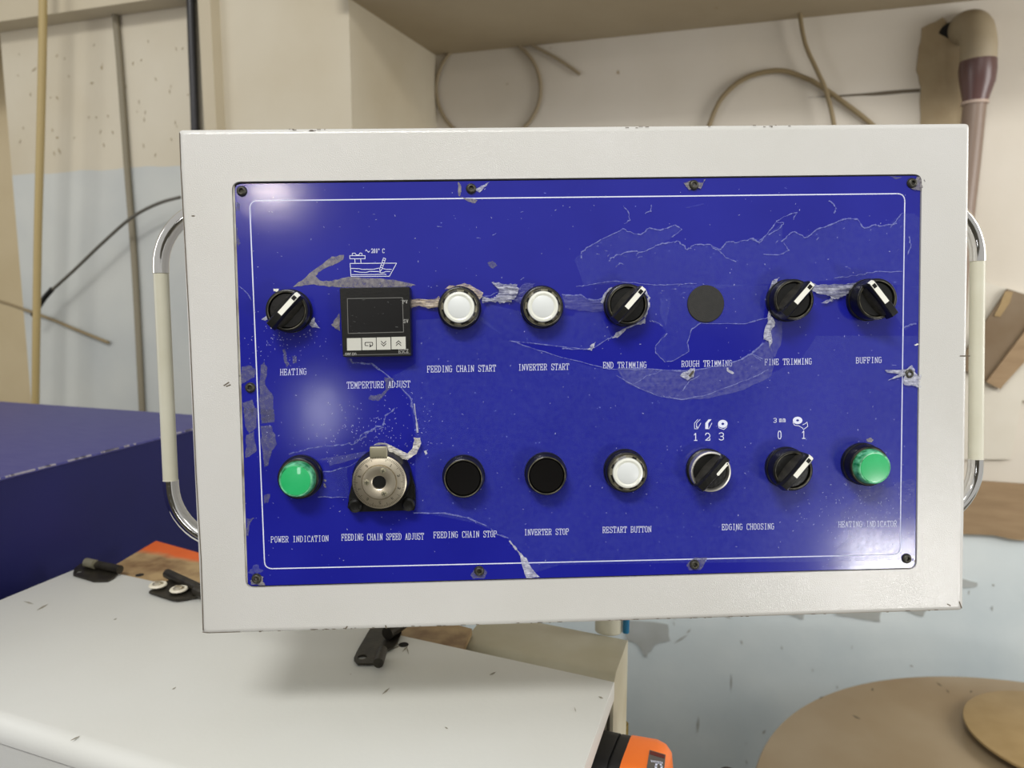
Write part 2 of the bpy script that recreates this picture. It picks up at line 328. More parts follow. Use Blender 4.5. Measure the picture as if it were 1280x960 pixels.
bm = bmesh.new(); prism(bm, [pB(*p, .0215) for p in [(1256, 364), (1266, 365), (1262, 378), (1250, 396), (1242, 395), (1250, 380)]], V*0, -V*.002); obj('tape_scrap', bm, tan_lam, cb)
def marks(name, P, lst, m, parent, n_, th=.0006):
    bm = bmesh.new()
    for x, y, dx, dy, w_ in lst:
        d = Vector((dx, dy, 0)); q = Vector((-dy, dx, 0)).normalized()*w_*.5
        pts = [(x-q.x*.3, y-q.y*.3), (x+dx*.5-q.x, y+dy*.5-q.y), (x+dx, y+dy), (x+dx*.5+q.x, y+dy*.5+q.y)]
        prism(bm, [P(*p) for p in pts], n_*0, n_*th)
    o = obj(name, bm, m, parent); o['kind'] = 'stuff'; return o
random.seed(11)
mk = [(873, 895, -1, 22, 3), (842, 805, 18, -12, 2.5), (858, 792, 6, -6, 2), (1026, 742, 1, 9, 2), (1092, 752, -1, 9, 2), (1170, 748, 1, 8, 2), (914, 842, 0, 22, 2), (957, 912, -4, 6, 3), (1137, 832, 5, 1, 2), (1240, 757, 0, 7, 2), (926, 800, 2, 6, 2), (1240, 730, 3, 3, 3), (905, 770, 10, 3, 2)]
for k in range(28): mk.append((random.uniform(800, 1275), random.uniform(690, 950), random.uniform(-2, 2), random.uniform(2, 7), random.uniform(.8, 1.8)))
marks('scuff_marks', lambda a, b: pB(a, b, .0004), mk, mat('wall_scuff', rgb(160, 162, 156), .8), wb, -V)
mk = [(51, 157, 4, -7, 3), (70, 120, 3, 5, 2), (113, 105, 4, -2, 3), (40, 90, 6, -6, 2), (73, 185, 3, 8, 2)]
for k in range(40): mk.append((random.uniform(20, 240), random.uniform(45, 205), random.uniform(-2, 2), random.uniform(2, 6), random.uniform(.8, 1.8)))
marks('scuff_marks', lambda a, b: pA(a, b)-V*.0004, mk, mat('wall_scuff_tan', rgb(160, 146, 118), .8), bpy.data.objects['wall_left'], -V)
# ============================================================ MACHINE
ZC = CAM.z-.33
def pc(x, y, dz=0): return hz(x, y, ZC+dz)
FR_ = fr(pc(768, 852)); FL_ = fr(pc(104, 707)); NR = fr(pc(675, 1116)); NL = fr(pc(-215, 838))
x0, x1, y1, y0 = FL_.x, FR_.x, FR_.y, NR.y
mc = empty('machine_cabinet', FRM.copy())
tag(mc, 'white enamelled machine cabinet with hinged cover in the lower left foreground', 'machine')
def at_z(pts, z): return [Vector((p.x, p.y, z)) for p in pts]
def slab(name, pts, z0, z1, m, root, near=None, big=.014, small=.0012, label=None):
    """prism on a four-cornered footprint; the top edge between corners near[0], near[1] gets a large bend radius"""
    bm = bmesh.new(); lo, hi = prism(bm, at_z(pts, 0), Zv*z0, Zv*z1)
    if near:
        e1 = [e for e in bm.edges if e.verts[0] in hi and e.verts[1] in hi and {hi.index(e.verts[0]), hi.index(e.verts[1])} == set(near)]
        bmesh.ops.bevel(bm, geom=e1, offset=big, segments=6, profile=.5, affect='EDGES')
    es = [e for e in bm.edges if all(abs(v.co.z-z1) < 1e-6 for v in e.verts) and len(e.link_faces) == 2 and e.calc_face_angle(0) > 1]
    if small: bmesh.ops.bevel(bm, geom=es, offset=small, segments=2, profile=.5, affect='EDGES')
    return obj(name, bm, m, root, True, label)
CP = [NL, NR, FR_, FL_]
slab('cover', CP, ZC-.016, ZC, cover_white, mc, (0, 1))
cc = sum((Vector((p.x, p.y, 0)) for p in CP), Vector())/4
eR = (FL_-FR_).normalized(); eN = Vector(((FR_-NR).x, (FR_-NR).y, 0)).normalized()
slab('body', [NL+eN*.002, NR+eN*.002+eR*.022, FR_+eR*.022-eN*.01, FL_-eN*.01], 0, ZC-.0162, cover_white, mc, None, small=0)
dF = (Vector((FR_.x-FL_.x, FR_.y-FL_.y, 0))).normalized(); dP = Vector((-dF.y, dF.x, 0))      # along / away from the far edge
# orange and bare hinge plate just behind the cover
m = mat('hinge_plate_paint', rgb(226, 108, 48), .5, col2=rgb(214, 98, 40), scale=20); t = m.node_tree; b = t.nodes['Principled BSDF']
cur = b.inputs['Base Color'].links[0].from_socket
tc = nd(t, 'ShaderNodeTexCoord'); s = nd(t, 'ShaderNodeSeparateXYZ'); t.links.new(tc.outputs['Object'], s.inputs[0])
n = nd(t, 'ShaderNodeTexNoise'); n.inputs['Scale'].default_value = 24; n.inputs['Detail'].default_value = 4; t.links.new(tc.outputs['Object'], n.inputs['Vector'])
ma = nd(t, 'ShaderNodeMath', operation='MULTIPLY_ADD'); ma.inputs[1].default_value = .03; vd = nd(t, 'ShaderNodeVectorMath', operation='DOT_PRODUCT'); t.links.new(tc.outputs['Object'], vd.inputs[0]); vd.inputs[1].default_value = dP
t.links.new(n.outputs['Fac'], ma.inputs[0]); t.links.new(vd.outputs['Value'], ma.inputs[2])
yb = fr(pc(200, 693, -.004)).dot(dP)+.015
mr = nd(t, 'ShaderNodeMapRange'); mr.inputs[1].default_value = yb-.007; mr.inputs[2].default_value = yb+.007; t.links.new(ma.outputs[0], mr.inputs[0])
n2 = nd(t, 'ShaderNodeTexNoise'); n2.inputs['Scale'].default_value = 40; n2.inputs['Detail'].default_value = 6; t.links.new(tc.outputs['Object'], n2.inputs['Vector'])
r = nd(t, 'ShaderNodeValToRGB'); r.color_ramp.elements[0].position = .3; r.color_ramp.elements[1].position = .62; r.color_ramp.elements[0].color = rgb(120, 92, 60); r.color_ramp.elements[1].color = rgb(172, 146, 104)
t.links.new(n2.outputs['Fac'], r.inputs[0]); mx = nd(t, 'ShaderNodeMix', data_type='RGBA'); t.links.new(mr.outputs[0], mx.inputs[0]); t.links.new(r.outputs[0], mx.inputs[6]); t.links.new(cur, mx.inputs[7]); t.links.new(mx.outputs[2], b.inputs['Base Color'])
PP = [fr(pc(*p, -.004)) for p in ((124, 718), (150, 724), (578, 813), (590, 786), (195, 676))]
bm = bmesh.new(); prism(bm, at_z(PP, ZC-.004), -Zv*.006, Zv*0)
obj('hinge_mount_plate', bm, m, mc, label='orange plate with worn bare brown front')
for (x, y, r_, dz) in ((174.5, 718.5, .0045, -.0036), (504.5, 805.5, .0045, .0004)):
    q = fr(pc(x, y, dz)); bm = bmesh.new(); lathe(bm, [(0, 0), (r_, 0), (r_, -.0006), (0, -.0006)], 18, Matrix.Translation((q.x, q.y, ZC+dz))); obj('bolt_hole', bm, MATS['dark_hole'], mc)
def hl(p): q = fr(p); return Vector((q.x, q.y, q.z))
def leaf(bm, pts, dz, th, hole=None):
    P = [hl(pc(x, y, dz)) for x, y in pts]
    if not hole: prism(bm, P, -Zv*th, Zv*0); return
    hc = hl(pc(*hole, dz)); n = 16; hr = .0042
    # outer polygon resampled by angle around the hole -> ring with a real hole
    outer = []
    for k in range(n*2):
        a = 2*math.pi*k/(n*2); d = Vector((math.cos(a), math.sin(a), 0)); best = None
        for i in range(len(P)):
            p, q = P[i], P[(i+1) % len(P)]; e = q-p; den = d.x*e.y-d.y*e.x
            if abs(den) < 1e-12: continue
            w_ = p-hc; tt = (w_.x*e.y-w_.y*e.x)/den; uu = (w_.x*d.y-w_.y*d.x)/den
            if tt > 0 and -1e-6 <= uu <= 1+1e-6 and (best is None or tt > best): best = tt
        outer.append(hc+d*(best or hr*2))
    inner = [hc+Vector((math.cos(2*math.pi*k/(n*2)), math.sin(2*math.pi*k/(n*2)), 0))*hr for k in range(n*2)]
    L = [[bm.verts.new(v+z) for v in lp] for lp, z in ((outer, -Zv*th), (outer, Zv*0), (inner, Zv*0), (inner, -Zv*th))]
    for a, b2 in ((0, 1), (1, 2), (2, 3), (3, 0)):
        for i in range(n*2): bm.faces.new((L[a][i], L[a][(i+1) % (n*2)], L[b2][(i+1) % (n*2)], L[b2][i]))
def hinge_mesh(name, leaves, barrels, label):
    bm = bmesh.new()
    for pts, dz, th, hole in leaves: leaf(bm, pts, dz, th, hole)
    for a, b2, r_, dz in barrels: tube(bm, [hl(pc(*a, dz)), hl(pc(*b2, dz))], r_, 14)
    return obj(name, bm, dark_metal, mc, True, label)
h1 = hinge_mesh('hinge', [([(91, 718), (93, 710), (104, 702), (150, 711), (145, 720), (128, 729)], .0025, .0018, (99, 714))], [((108, 703), (150, 712), .0048, .007)], 'dark steel hinge at the far corner of the cover')
bm = bmesh.new(); tube(bm, [hl(pc(108, 703, .0085)), hl(pc(119, 705.5, .0085))], .0052, 14); obj('worn_pin', bm, dull_steel, h1, True, 'shiny worn end of hinge pin')
h2 = hinge_mesh('hinge', [([(186, 739), (214, 723), (252, 735), (252, 744), (222, 749), (214, 748)], .004, .0025, None)], [((209, 717), (250, 736), .0052, .008), ((246, 738), (256, 742), .006, .008)], 'dark steel hinge with two white-washered screws')
for (x, y) in ((197.5, 732.5), (223.5, 738)):
    q = hl(pc(x, y, .006)); M_ = Matrix.Translation(q)
    bm = bmesh.new(); lathe(bm, [(0.004, 0), (.0085, 0), (.0092, .0012), (.0085, .0024), (.0055, .0024), (.004, .002)], 28, M_); obj('washer', bm, mat('white_washer', rgb(226, 220, 200), .45), h2, True)
    bm = bmesh.new(); lathe(bm, [(0, .004), (.003, .0045), (.0055, .003), (.006, .0015), (.006, 0)], 24, M_); box(bm, (-.004, -.0006, .0042), (.004, .0006, .0052), M_); obj('screw', bm, steel, h2, True)
h3 = hinge_mesh('hinge', [([(442, 823), (446, 814), (462, 786), (502, 778), (502, 795), (491, 809), (477, 808), (472, 820), (470, 829), (447, 829)], .003, .002, (453, 821))], [((478, 813), (473, 829), .0045, .007), ((484, 792), (504, 778), .006, .009)], 'dark steel hinge with open curled end below the control box')
mk = [(486, 802, 14, 4, 2), (490, 812, 12, -6, 1.6), (503, 815, 7, -8, 1.8), (508, 808, 3, 10, 1.4), (478, 868, 9, -8, 2.2), (612, 844, 8, -4, 1.8), (748, 871, 6, 2, 2), (556, 909, 4, 2, 1.6), (60, 755, -14, 8, 2), (30, 752, 12, 3, 1.6), (718, 884, 2, 6, 1), (142, 775, 4, -2, 1.2), (215, 862, 5, -3, 1.2), (88, 926, 12, -6, 1.4)]
marks('scuff_marks', lambda a, b: hl(pc(a, b, .0002)), mk, mat('faint_scuff', rgb(142, 136, 120), .8), mc, Zv, .0002)
# rear cream cabinet to the right of the cover
zR = ZC-.012; q1 = fr(pc(766.5, 850, -.012)); q2 = fr(pc(785, 800, -.012)); q3 = fr(pc(574, 807, -.012)); q4 = q3+(q2-q1)
rc = empty('rear_cabinet', FRM.copy()); tag(rc, 'cream sheet-metal cabinet with rounded front edge behind the white cover', 'cabinet')
q1 = q1+dP*.002; q3 = q3+dP*.002
slab('body', [q3, q1, q2, q4], 0, zR, cab_cream, rc, (0, 1), .012, .001)
bm = bmesh.new(); tube(bm, [q1-dF*.004-Zv*.02-dP*.0006, q1-dF*.004-Zv*.14-dP*.0006], .0012, 8); obj('corner_seam', bm, edge_dark, rc)
# blue cabinet
zBl = ZC+.115
def pbl(x, y): return fr(hz(x, y, zBl))
bface = fr(pc(0, 750)).x; bl0 = pbl(0, 604); bl1 = pbl(237, 532); bl2 = pbl(120, 510); bx1 = x0-.002
xr = (bl0.x+bl1.x)/2
bc = empty('blue_cabinet', FRM.copy()); tag(bc, 'dark blue machine cabinet with paler lid left of the control box', 'cabinet')
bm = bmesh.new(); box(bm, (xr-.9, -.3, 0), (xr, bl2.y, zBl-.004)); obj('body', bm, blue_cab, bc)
bm = bmesh.new(); box(bm, (xr-.9, -.3, zBl-.004), (xr+.001, bl2.y+.001, zBl), bev=.0015); obj('lid', bm, blue_top, bc, True, 'paler violet-blue lid')
bm = bmesh.new()
for k in range(70):
    y = random.uniform(fr(pc(0, 750)).y-.05, bl2.y-.02); l = random.choice((.002, .003, .006, .012)); 
    box(bm, (xr-.0005, y, zBl-.0015), (xr+.0016, y+l, zBl+.0004))
o = obj('chipped_edge', bm, mat('chipped_paint', rgb(150, 146, 160), .7), bc); o['kind'] = 'stuff'
# support post with hose
post = empty('support_post', Matrix.Identity(4)); tag(post, 'cream round post standing behind and carrying the control box', 'post')
pb = hz(757, 795, ZC-.012)+V*.014; pb.z = ZC-.012
bm = bmesh.new(); tube(bm, [Vector((pb.x, pb.y, ZC-.012)), Vector((pb.x, pb.y, CAM.z-.02))], .0135, 24); obj('post_tube', bm, sleeve, post, True)
bk = BM @ Vector((0, 0, -.19)); bk2 = Vector((pb.x, pb.y, BM.translation.z+.0))
bm = bmesh.new(); tube(bm, [bk2, BM @ Vector((.06, .03, -.1515))], .0125, 16); obj('arm', bm, sleeve, post, True)
hs = [Vector((pb.x, pb.y, 0))+U*.0172+Zv*z for z in (ZC-.012, ZC+.03, ZC+.08, ZC+.13, ZC+.2)]
bm = bmesh.new(); tube(bm, smoothpts(hs, 3), .0035, 10); tag(obj('blue_hose', bm, hose_blue, None, True), 'blue air hose running up the cream post under the control box', 'hose')
cq = hz(783, 925, ZC-.1)
hpx = fr(hz(786, 905, ZC-.12)); hx = q2.x+.006
bm = bmesh.new(); tube(bm, smoothpts([FRM @ Vector((hx-.01+dx, q2.y+.004+dy, z)) for dx, dy, z in ((-.03, .012, ZC-.12), (-.012, .012, ZC-.13), (-.002, .012, ZC-.145), (-.001, .012, ZC-.19), (.0, .012, ZC-.3))], 4), .006, 10)
o = tag(obj('blue_hose', bm, hose_blue, None, True), 'blue air hose end curling out behind the cream cabinet above the orange indicator', 'hose')
bm = bmesh.new(); tube(bm, [FRM @ Vector((hx-.012, q2.y+.016, z)) for z in (ZC-.108, ZC-.13)], .0055, 12); obj('brass_fitting', bm, mat('brass', rgb(140, 124, 62), .35, .6), o, True)
# orange position indicator
ind = empty('position_indicator', Matrix.Identity(4)); tag(ind, 'black and orange digital position indicator beside the cream cabinet at the bottom', 'indicator')
DZ = ZC-.075
A = hz(733, 968, DZ); B = hz(828, 990, DZ)
ax = (B-A).normalized(); bz = Zv; by = bz.cross(ax).normalized()
Pm = Matrix((ax, by, bz)).transposed().to_4x4(); Pm.translation = A; L = (B-A).length
def body_rr(bm, a, b2, r, y=.034, z=.03):
    loop = rrect(-y, -z, y, z, r, 5)
    lo = [bm.verts.new(Pm @ Vector((a, p.x, p.y))) for p in loop]; hi = [bm.verts.new(Pm @ Vector((b2, p.x, p.y))) for p in loop]
    n_ = len(loop)
    for i in range(n_): bm.faces.new((lo[i], lo[(i+1) % n_], hi[(i+1) % n_], hi[i]))
    bm.faces.new(hi); bm.faces.new(lo[::-1])
bm = bmesh.new(); body_rr(bm, -.01, L*.36, .02); body_rr(bm, L*.36, L*.39, .016, .031, .027); body_rr(bm, L*.39, L*.52, .02); obj('black_housing', bm, ind_black, ind, True)
bm = bmesh.new(); loopn = None; prev = None
for xx, kk in ((L*.52, 1), (L*.85, 1.02), (L*.97, .96), (L*1.05, .82), (L*1.08, .6)):
    lp = [bm.verts.new(Pm @ Vector((xx, p.x, p.y))) for p in rrect(-.034*kk, -.03*kk, .034*kk, .03*kk, .018*kk, 5)]
    if prev:
        for i in range(len(lp)): bm.faces.new((prev[i], prev[(i+1) % len(lp)], lp[(i+1) % len(lp)], lp[i]))
    else: bm.faces.new(lp)
    prev = lp
bm.faces.new(prev); obj('orange_housing', bm, orange, ind, True)
def idx(x, y): q = Pm.inverted() @ hz(x, y, DZ+.0305); return q
def ind_quad(px, th, m, name, lab=None, zz=.0304):
    bm = bmesh.new(); prism(bm, [Pm @ Vector((idx(*p).x, idx(*p).y, zz)) for p in px], bz*0, bz*th); return obj(name, bm, m, ind, label=lab)
ind_quad([(812, 938), (832, 944), (829, 975), (806, 975)], .0006, ind_label, 'window_label', 'grey label with white figures')
ind_quad([(813, 939.5), (831, 945), (830.5, 949), (812, 943.5)], .0009, ind_red, 'label_band', 'dark red band')
# LETTERS
G = {'A': '10-48-70 23-63 00-20 60-80', 'B': '10-18-58-77-75-54-14 54-73-71-50-10 00-10 08-18', 'C': '77-58-38-17-11-30-60-71 78-76', 'D': '10-18-48-76-72-40-10 00-10 08-18',
     'E': '10-18-78-76 14-54 10-70-72 00-10 08-18 53-55', 'F': '10-18-78-76 14-54 00-30 08-18 53-55', 'G': '77-58-38-17-11-30-60-71-74 54-84', 'H': '10-18 70-78 14-74 00-20 60-80 08-28 68-88', 'I': '40-48 20-60 28-68',
     'J': '58-51-30-11 38-78', 'K': '10-18 14-78 34-70 00-20 60-80', 'L': '10-18 00-70-72 08-28', 'M': '10-18-42-78-70 00-20 60-80', 'N': '10-18-70-78 00-20 68-88', 'O': '38-17-11-30-50-71-77-58-38', 'P': '10-18-58-77-75-54-14 00-30 08-18',
     'Q': '38-17-11-30-50-71-77-58-38', 'R': '10-18-58-77-75-54-14 44-70-80 00-30 08-18', 'S': '76-78-77-58-28-17-15-73-71-60-30-11 10-12', 'T': '40-48 06-08-88-86 20-60', 'U': '18-11-30-60-71-78 08-28 68-88',
     'V': '18-40-78 08-28 68-88', 'W': '18-20-45-60-78 08-28 68-88', 'X': '10-78 18-70', 'Z': '16-18-78-10-70-72', '0': '38-26-22-30-50-62-66-58-38', '1': '26-48-40 20-60', '2': '16-28-58-76-74-10-70-72', '3': '17-38-58-77-75-54-34 54-73-71-50-30-11',
     '5': '78-18-15-55-73-71-50-10', '6': '78-38-15-12-30-60-72-74-65-15', '9': '20-50-73-76-58-28-16-14-33-73', 'm': '10-15 13-25-35-44-40 44-55-65-74-70', 'o': '25-13-12-30-50-72-73-65-25', 'r': '10-15 13-35-65', 'n': '10-15 13-35-65-73-70',
     '~': '14-26-44-62-84', '*': '36-28-48-56-36', ' ': ''}
def stroke(bm, a, b, wd, z, th=.00006):
    d = (b-a); 
    if d.length < 1e-9: return
    d = d.normalized(); n_ = Vector((-d.y, d.x, 0))*wd/2; e = d*wd*.3
    vs = [bm.verts.new(p) for p in (a-e-n_, b+e-n_, b+e+n_, a-e+n_)]
    for v in vs: v.co.z = z
    bm.faces.new(vs)
def write(name, text, xl_, xr_, yt, yb_, parent, m, wd=.00042, h=.0, ybr=None, label=None, fill=.80):
    """text between pixel columns xl_..xr_, caps top yt and baseline yb_ at the left end; ybr = baseline at the right end"""
    a = loc(xl_, yb_, h); b = loc(xr_, (yb_ if ybr is None else ybr), h); up = loc(xl_, yt, h)-a
    n_ = len(text); adv = (b-a)/(n_-(1-fill)) if n_ > 1 else (b-a)/fill
    bm = bmesh.new(); cw = adv*fill
    for i, ch in enumerate(text):
        o_ = a+adv*i
        for st in G[ch].split():
            pts = [o_+cw*(int(p[0])/8)+up*(int(p[1])/8) for p in st.split('-')]
            for p, q in zip(pts, pts[1:]): stroke(bm, p, q, wd, h)
    bmesh.ops.recalc_face_normals(bm, faces=bm.faces[:])
    for f in bm.faces:
        if f.normal.z < 0: f.normal_flip()
    me = bpy.data.meshes.new(name); bm.to_mesh(me); bm.free(); o = new_obj(name, me, m, parent); o['label'] = label or 'printed white lettering %s' % text
    return o
bm = bmesh.new()      # rotated figure 9 and small figures on the indicator window
def il(u_, v_): return Vector((idx(812+u_*19, 951+v_*24).x, idx(812+u_*19, 951+v_*24).y, 0))
for st_ in ('20-50-73-76-58-28-16-14-33-73',):
    P = [il(.75-int(p[1])/8*.0-(8-int(p[0]))/8*.5+.1, .78-int(p[1])/8*.62) for p in st_.split('-')]
    for p, q in zip(P, P[1:]): stroke(bm, p, q, .0016, 0)
for u_, v_ in ((.1, .05), (.2, .06), (.3, .07), (.4, .08), (.5, .09), (.6, .10), (.7, .12), (.8, .13)):
    stroke(bm, il(u_, v_-.04), il(u_+.04, v_+.06), .0005, 0)
for v in bm.verts: v.co = Pm @ Vector((v.co.x, v.co.y, .0312))
obj('window_figures', bm, print_white, ind, label='white figure 9')
# ============================================================ CONTROL BOX
cbx = empty('control_box', BM); tag(cbx, 'white control box with worn blue operator panel, switches and buttons', 'control panel')
oc_ = [loc(221, 161), loc(1214, 153), loc(1205.5, 764), loc(251, 794)]
oc_[0].x += .0
PH = -.0012
pc4 = [loc(289.5, 227), loc(1152.5, 217.5), loc(1146, 711.5), loc(307, 735)]      # cut-out in the frame
pl4 = [loc(293.5, 230, PH), loc(1150.5, 219.5, PH), loc(1144, 709.5, PH), loc(309, 732.5, PH)]
D0 = -.15
outer = quad_round(oc_, .003); cut = quad_round(pc4, .006)
cen = sum(oc_, Vector())/4
bm = bmesh.new(); nL = len(outer)
def shr(p, d): v = Vector((p.x-cen.x, p.y-cen.y, 0)); return Vector((p.x-math.copysign(d, v.x), p.y-math.copysign(d, v.y), 0))
prof = [(0, D0), (0, -.006), (0, -.0035), (.0006, -.0016), (.0016, -.0006), (.0034, 0), (.0040, 0), (.0060, 0)]
Ls = [[bm.verts.new(shr(p, d)+Vector((0, 0, z))) for p in outer] for d, z in prof]
Ls.append([bm.verts.new(Vector((p.x, p.y, 0))) for p in cut]); Ls.append([bm.verts.new(Vector((p.x, p.y, -.006))) for p in cut])
for a, b2 in zip(Ls, Ls[1:]):
    for i in range(nL): bm.faces.new((a[i], a[(i+1) % nL], b2[(i+1) % nL], b2[i]))
bm.faces.new(Ls[0]); bm.faces.new(Ls[-1])
obj('housing', bm, white_coat, cbx, True)
# folded seam on the left edge
bm = bmesh.new()
sp = [loc(224.5, 166), loc(226, 210), loc(231, 300), loc(238, 430), loc(245, 590), loc(251.5, 700), loc(254, 788)]
for p, q in zip(sp, sp[1:]): stroke(bm, p, q, .0006, .00012)
o = obj('folded_seam', bm, scuff, cbx); bm = bmesh.new(); sp = [loc(253, 790), loc(262, 791), loc(300, 789.8)]
for p, q in zip(sp, sp[1:]): stroke(bm, p, q, .0005, .00012)
for px in ((432, 786, 434, 783), (482, 782, 483, 785), (280, 482, 286, 478), (283, 483, 288, 481), (1200, 445, 1212, 445), (1199, 752, 1202, 760), (1143, 702, 1144, 700), (1184, 755, 1188, 757), (240, 270, 243, 270)):
    stroke(bm, loc(px[0], px[1]), loc(px[2], px[3]), .0008, .00012)
for k in range(46):
    x = random.uniform(300, 1195); y = 792.6-(x-251)*.0314-random.uniform(0.6, 1.6); q = random.uniform(1, 7); stroke(bm, loc(x, y), loc(x+q, y-.03*q), .0004, .00012)
for k in range(22):
    x = random.choice((random.uniform(740, 890), random.uniform(940, 990), random.uniform(360, 420))); y = 162.5-(x-221)*.008+random.uniform(0, 2.5); q = random.uniform(1, 6); stroke(bm, loc(x, y), loc(x+q, y), .0004, .00012)
o = obj('scuff_marks', bm, scuff, cbx); o['kind'] = 'stuff'
bm = bmesh.new(); cin = quad_round([p+(cen-p)*.0 for p in pc4], .006); inn = [p*1 for p in quad_round([Vector((p.x*.9978+cen.x*.0022, p.y*.9958+cen.y*.0042, 0)) for p in pc4], .005)]
ring(bm, quad_round(pc4, .006), inn, -.0055, -.0022); obj('gasket', bm, edge_dark, cbx)
# face plate
fp_loop = quad_round(pl4, .0045)
bm = bmesh.new(); prism(bm, [Vector((p.x, p.y, 0)) for p in fp_loop], Vector((0, 0, -.0055)), Vector((0, 0, PH)))
fp = obj('face_plate', bm, blue_plate, cbx, label='deep blue operator plate with torn protective film')
Q = PH+.00008
bm = bmesh.new()      # thin light bare strip on the left edge
st = [loc(292, 232, PH), loc(300, 470, PH), loc(308.5, 728, PH)]
for p, q in zip(st, st[1:]): stroke(bm, p, q, .0013, Q)
obj('bare_edge', bm, rim_metal, fp)
bl = [loc(312, 251, PH), loc(1131, 242, PH), loc(1125, 693, PH), loc(331, 711, PH)]
lo_ = quad_round(bl, .0055); dn = sum(bl, Vector())/4
bm = bmesh.new()
for i in range(len(lo_)): stroke(bm, lo_[i], lo_[(i+1) % len(lo_)], .00075, Q)
obj('border_line', bm, print_white, fp, label='thin white rounded border line')
LET = PH+.00024
for txt, xl_, xr_, yt, yb_, ybr in (
    ('HEATING', 350.3, 383, 461.5, 469, 468), ('TEMPERTURE ADJUST', 433.8, 512.5, 477.5, 485.5, 484), ('FEEDING CHAIN START', 534, 619.6, 457.5, 465.3, 464), ('INVERTER START', 648, 711, 455.5, 463, 462),
    ('END TRIMMING', 754, 808, 452.8, 460.2, 459.6), ('ROUGH TRIMMING', 852, 915, 451.2, 458.5, 457.5), ('FINE TRIMMING', 956, 1014.5, 449, 456.2, 455.2), ('BUFFING', 1070, 1102, 447, 454, 453.3),
    ('POWER INDICATION', 338.6, 410.5, 670.8, 678, 676.6), ('FEEDING CHAIN SPEED ADJUST', 427, 529.5, 667.8, 675.6, 674.2), ('FEEDING CHAIN STOP', 542, 621, 665, 672.5, 671), ('INVERTER STOP', 655.4, 711, 661.8, 669, 668),
    ('RESTART BUTTON', 753.4, 814, 658.8, 666, 665), ('EDGING CHOOSING', 902.5, 967.5, 655.3, 662.4, 661.4), ('HEATING INDICATOR', 1048, 1121, 652, 659, 658)):
    write('caption', txt, xl_, xr_, yt, yb_, fp, print_white, h=LET, ybr=ybr, wd=.00033)
for txt, xc, yt, yb_ in (('1', 869.6, 541.5, 550.5), ('2', 884.6, 541.5, 550.3), ('3', 901.6, 541, 550), ('0', 974.5, 539, 548.5), ('1', 1004.7, 538.5, 548)):
    write('numeral', txt, xc-3.6, xc+3.6, yt, yb_, fp, print_white, h=LET, wd=.00055, label='white numeral %s' % txt, fill=1)
write('numeral', '3', 966.5, 971, 522.8, 528, fp, print_white, h=LET, wd=.0004, label='small white 3', fill=1)
write('caption', 'mm', 974, 982, 521, 527.6, fp, print_white, h=LET, wd=.0004, label='small white mm')
def icon(name, lines, label, wd=.0004, polys=()):
    bm = bmesh.new()
    for ln in lines:
        P = [loc(x, y, LET) for x, y in ln]
        for p, q in zip(P, P[1:]): stroke(bm, p, q, wd, LET)
    for pg in polys: bm.faces.new([bm.verts.new(loc(x, y, LET+.00002)) for x, y in pg])
    for f in bm.faces:
        f.normal_update()
        if f.normal.z < 0: f.normal_flip()
    me = bpy.data.meshes.new(name); bm.to_mesh(me); bm.free(); o = new_obj(name, me, print_white, fp); o['label'] = label
def px8(pts): return [(420+x/12.8, 300+y/12.8) for x, y in pts]
icon('tank_pictogram', [px8(l) for l in ([(225, 375), (970, 370), (855, 580), (240, 582), (225, 375)], [(220, 250), (465, 250), (465, 300), (222, 300), (220, 250)], [(300, 300), (305, 372)], [(395, 300), (400, 372)],
     [(260, 250), (262, 212), (305, 210), (325, 240), (365, 240), (385, 208), (415, 212), (418, 250)], [(240, 455), (370, 458), (420, 470), (600, 468), (690, 450)], [(740, 455), (800, 468), (890, 470)],
     [(290, 500), (380, 515), (480, 518), (540, 502), (680, 505), (720, 525), (760, 520), (800, 503), (870, 505)], [(250, 555), (620, 552), (790, 545), (800, 558)], [(760, 285), (795, 300), (738, 460), (705, 510), (700, 460), (760, 285)],
     [(750, 320), (785, 330)], [(735, 360), (775, 370)], [(722, 400), (760, 410)], [(710, 435), (745, 445)])], 'white line drawing of a liquid tank with thermometer', .0004)
write('caption', '~', 456.3, 462, 310.5, 317, fp, print_white, h=LET, wd=.0004, label='white tilde sign', fill=1)
write('caption', '200*', 464, 475, 311, 316, fp, print_white, h=LET, wd=.0003, label='small white 200 degrees', fill=.9)
write('caption', 'C', 477.8, 481, 311, 316, fp, print_white, h=LET, wd=.0003, label='small white C', fill=1)
def p7(pts): return [(855+x/7.53, 515+y/7.53) for x, y in pts]
icon('strip_pictogram', [p7(l) for l in ([(130, 70), (98, 105), (100, 158), (128, 158), (158, 105)], [(152, 70), (118, 105), (118, 150)], [(118, 130), (130, 150)])], 'white outline of thin edge strips', .00035)
icon('strip_pictogram', [p7(l) for l in ([(235, 70), (203, 105), (203, 158), (235, 158), (262, 105)], [(255, 70), (225, 105), (225, 150)])], 'white outline of thick edge strips', .0004, [p7([(238, 70), (258, 70), (228, 106), (228, 158), (204, 158), (204, 106)])])
def disc_px(cx, cy, rx, ry, r2=.3, n_=20):
    out = []
    for k in range(n_):
        a, b_ = 2*math.pi*k/n_, 2*math.pi*(k+1)/n_
        out.append([(cx+rx*math.cos(a), cy+ry*math.sin(a)), (cx+rx*math.cos(b_), cy+ry*math.sin(b_)), (cx+rx*r2*math.cos(b_), cy+ry*r2*math.sin(b_)), (cx+rx*r2*math.cos(a), cy+ry*r2*math.sin(a))])
    return out
icon('coil_pictogram', [p7([(322, 120), (330, 150), (375, 165), (405, 140)])], 'white coil of edge band', .0004, disc_px(903.5, 529.8, 6, 5))
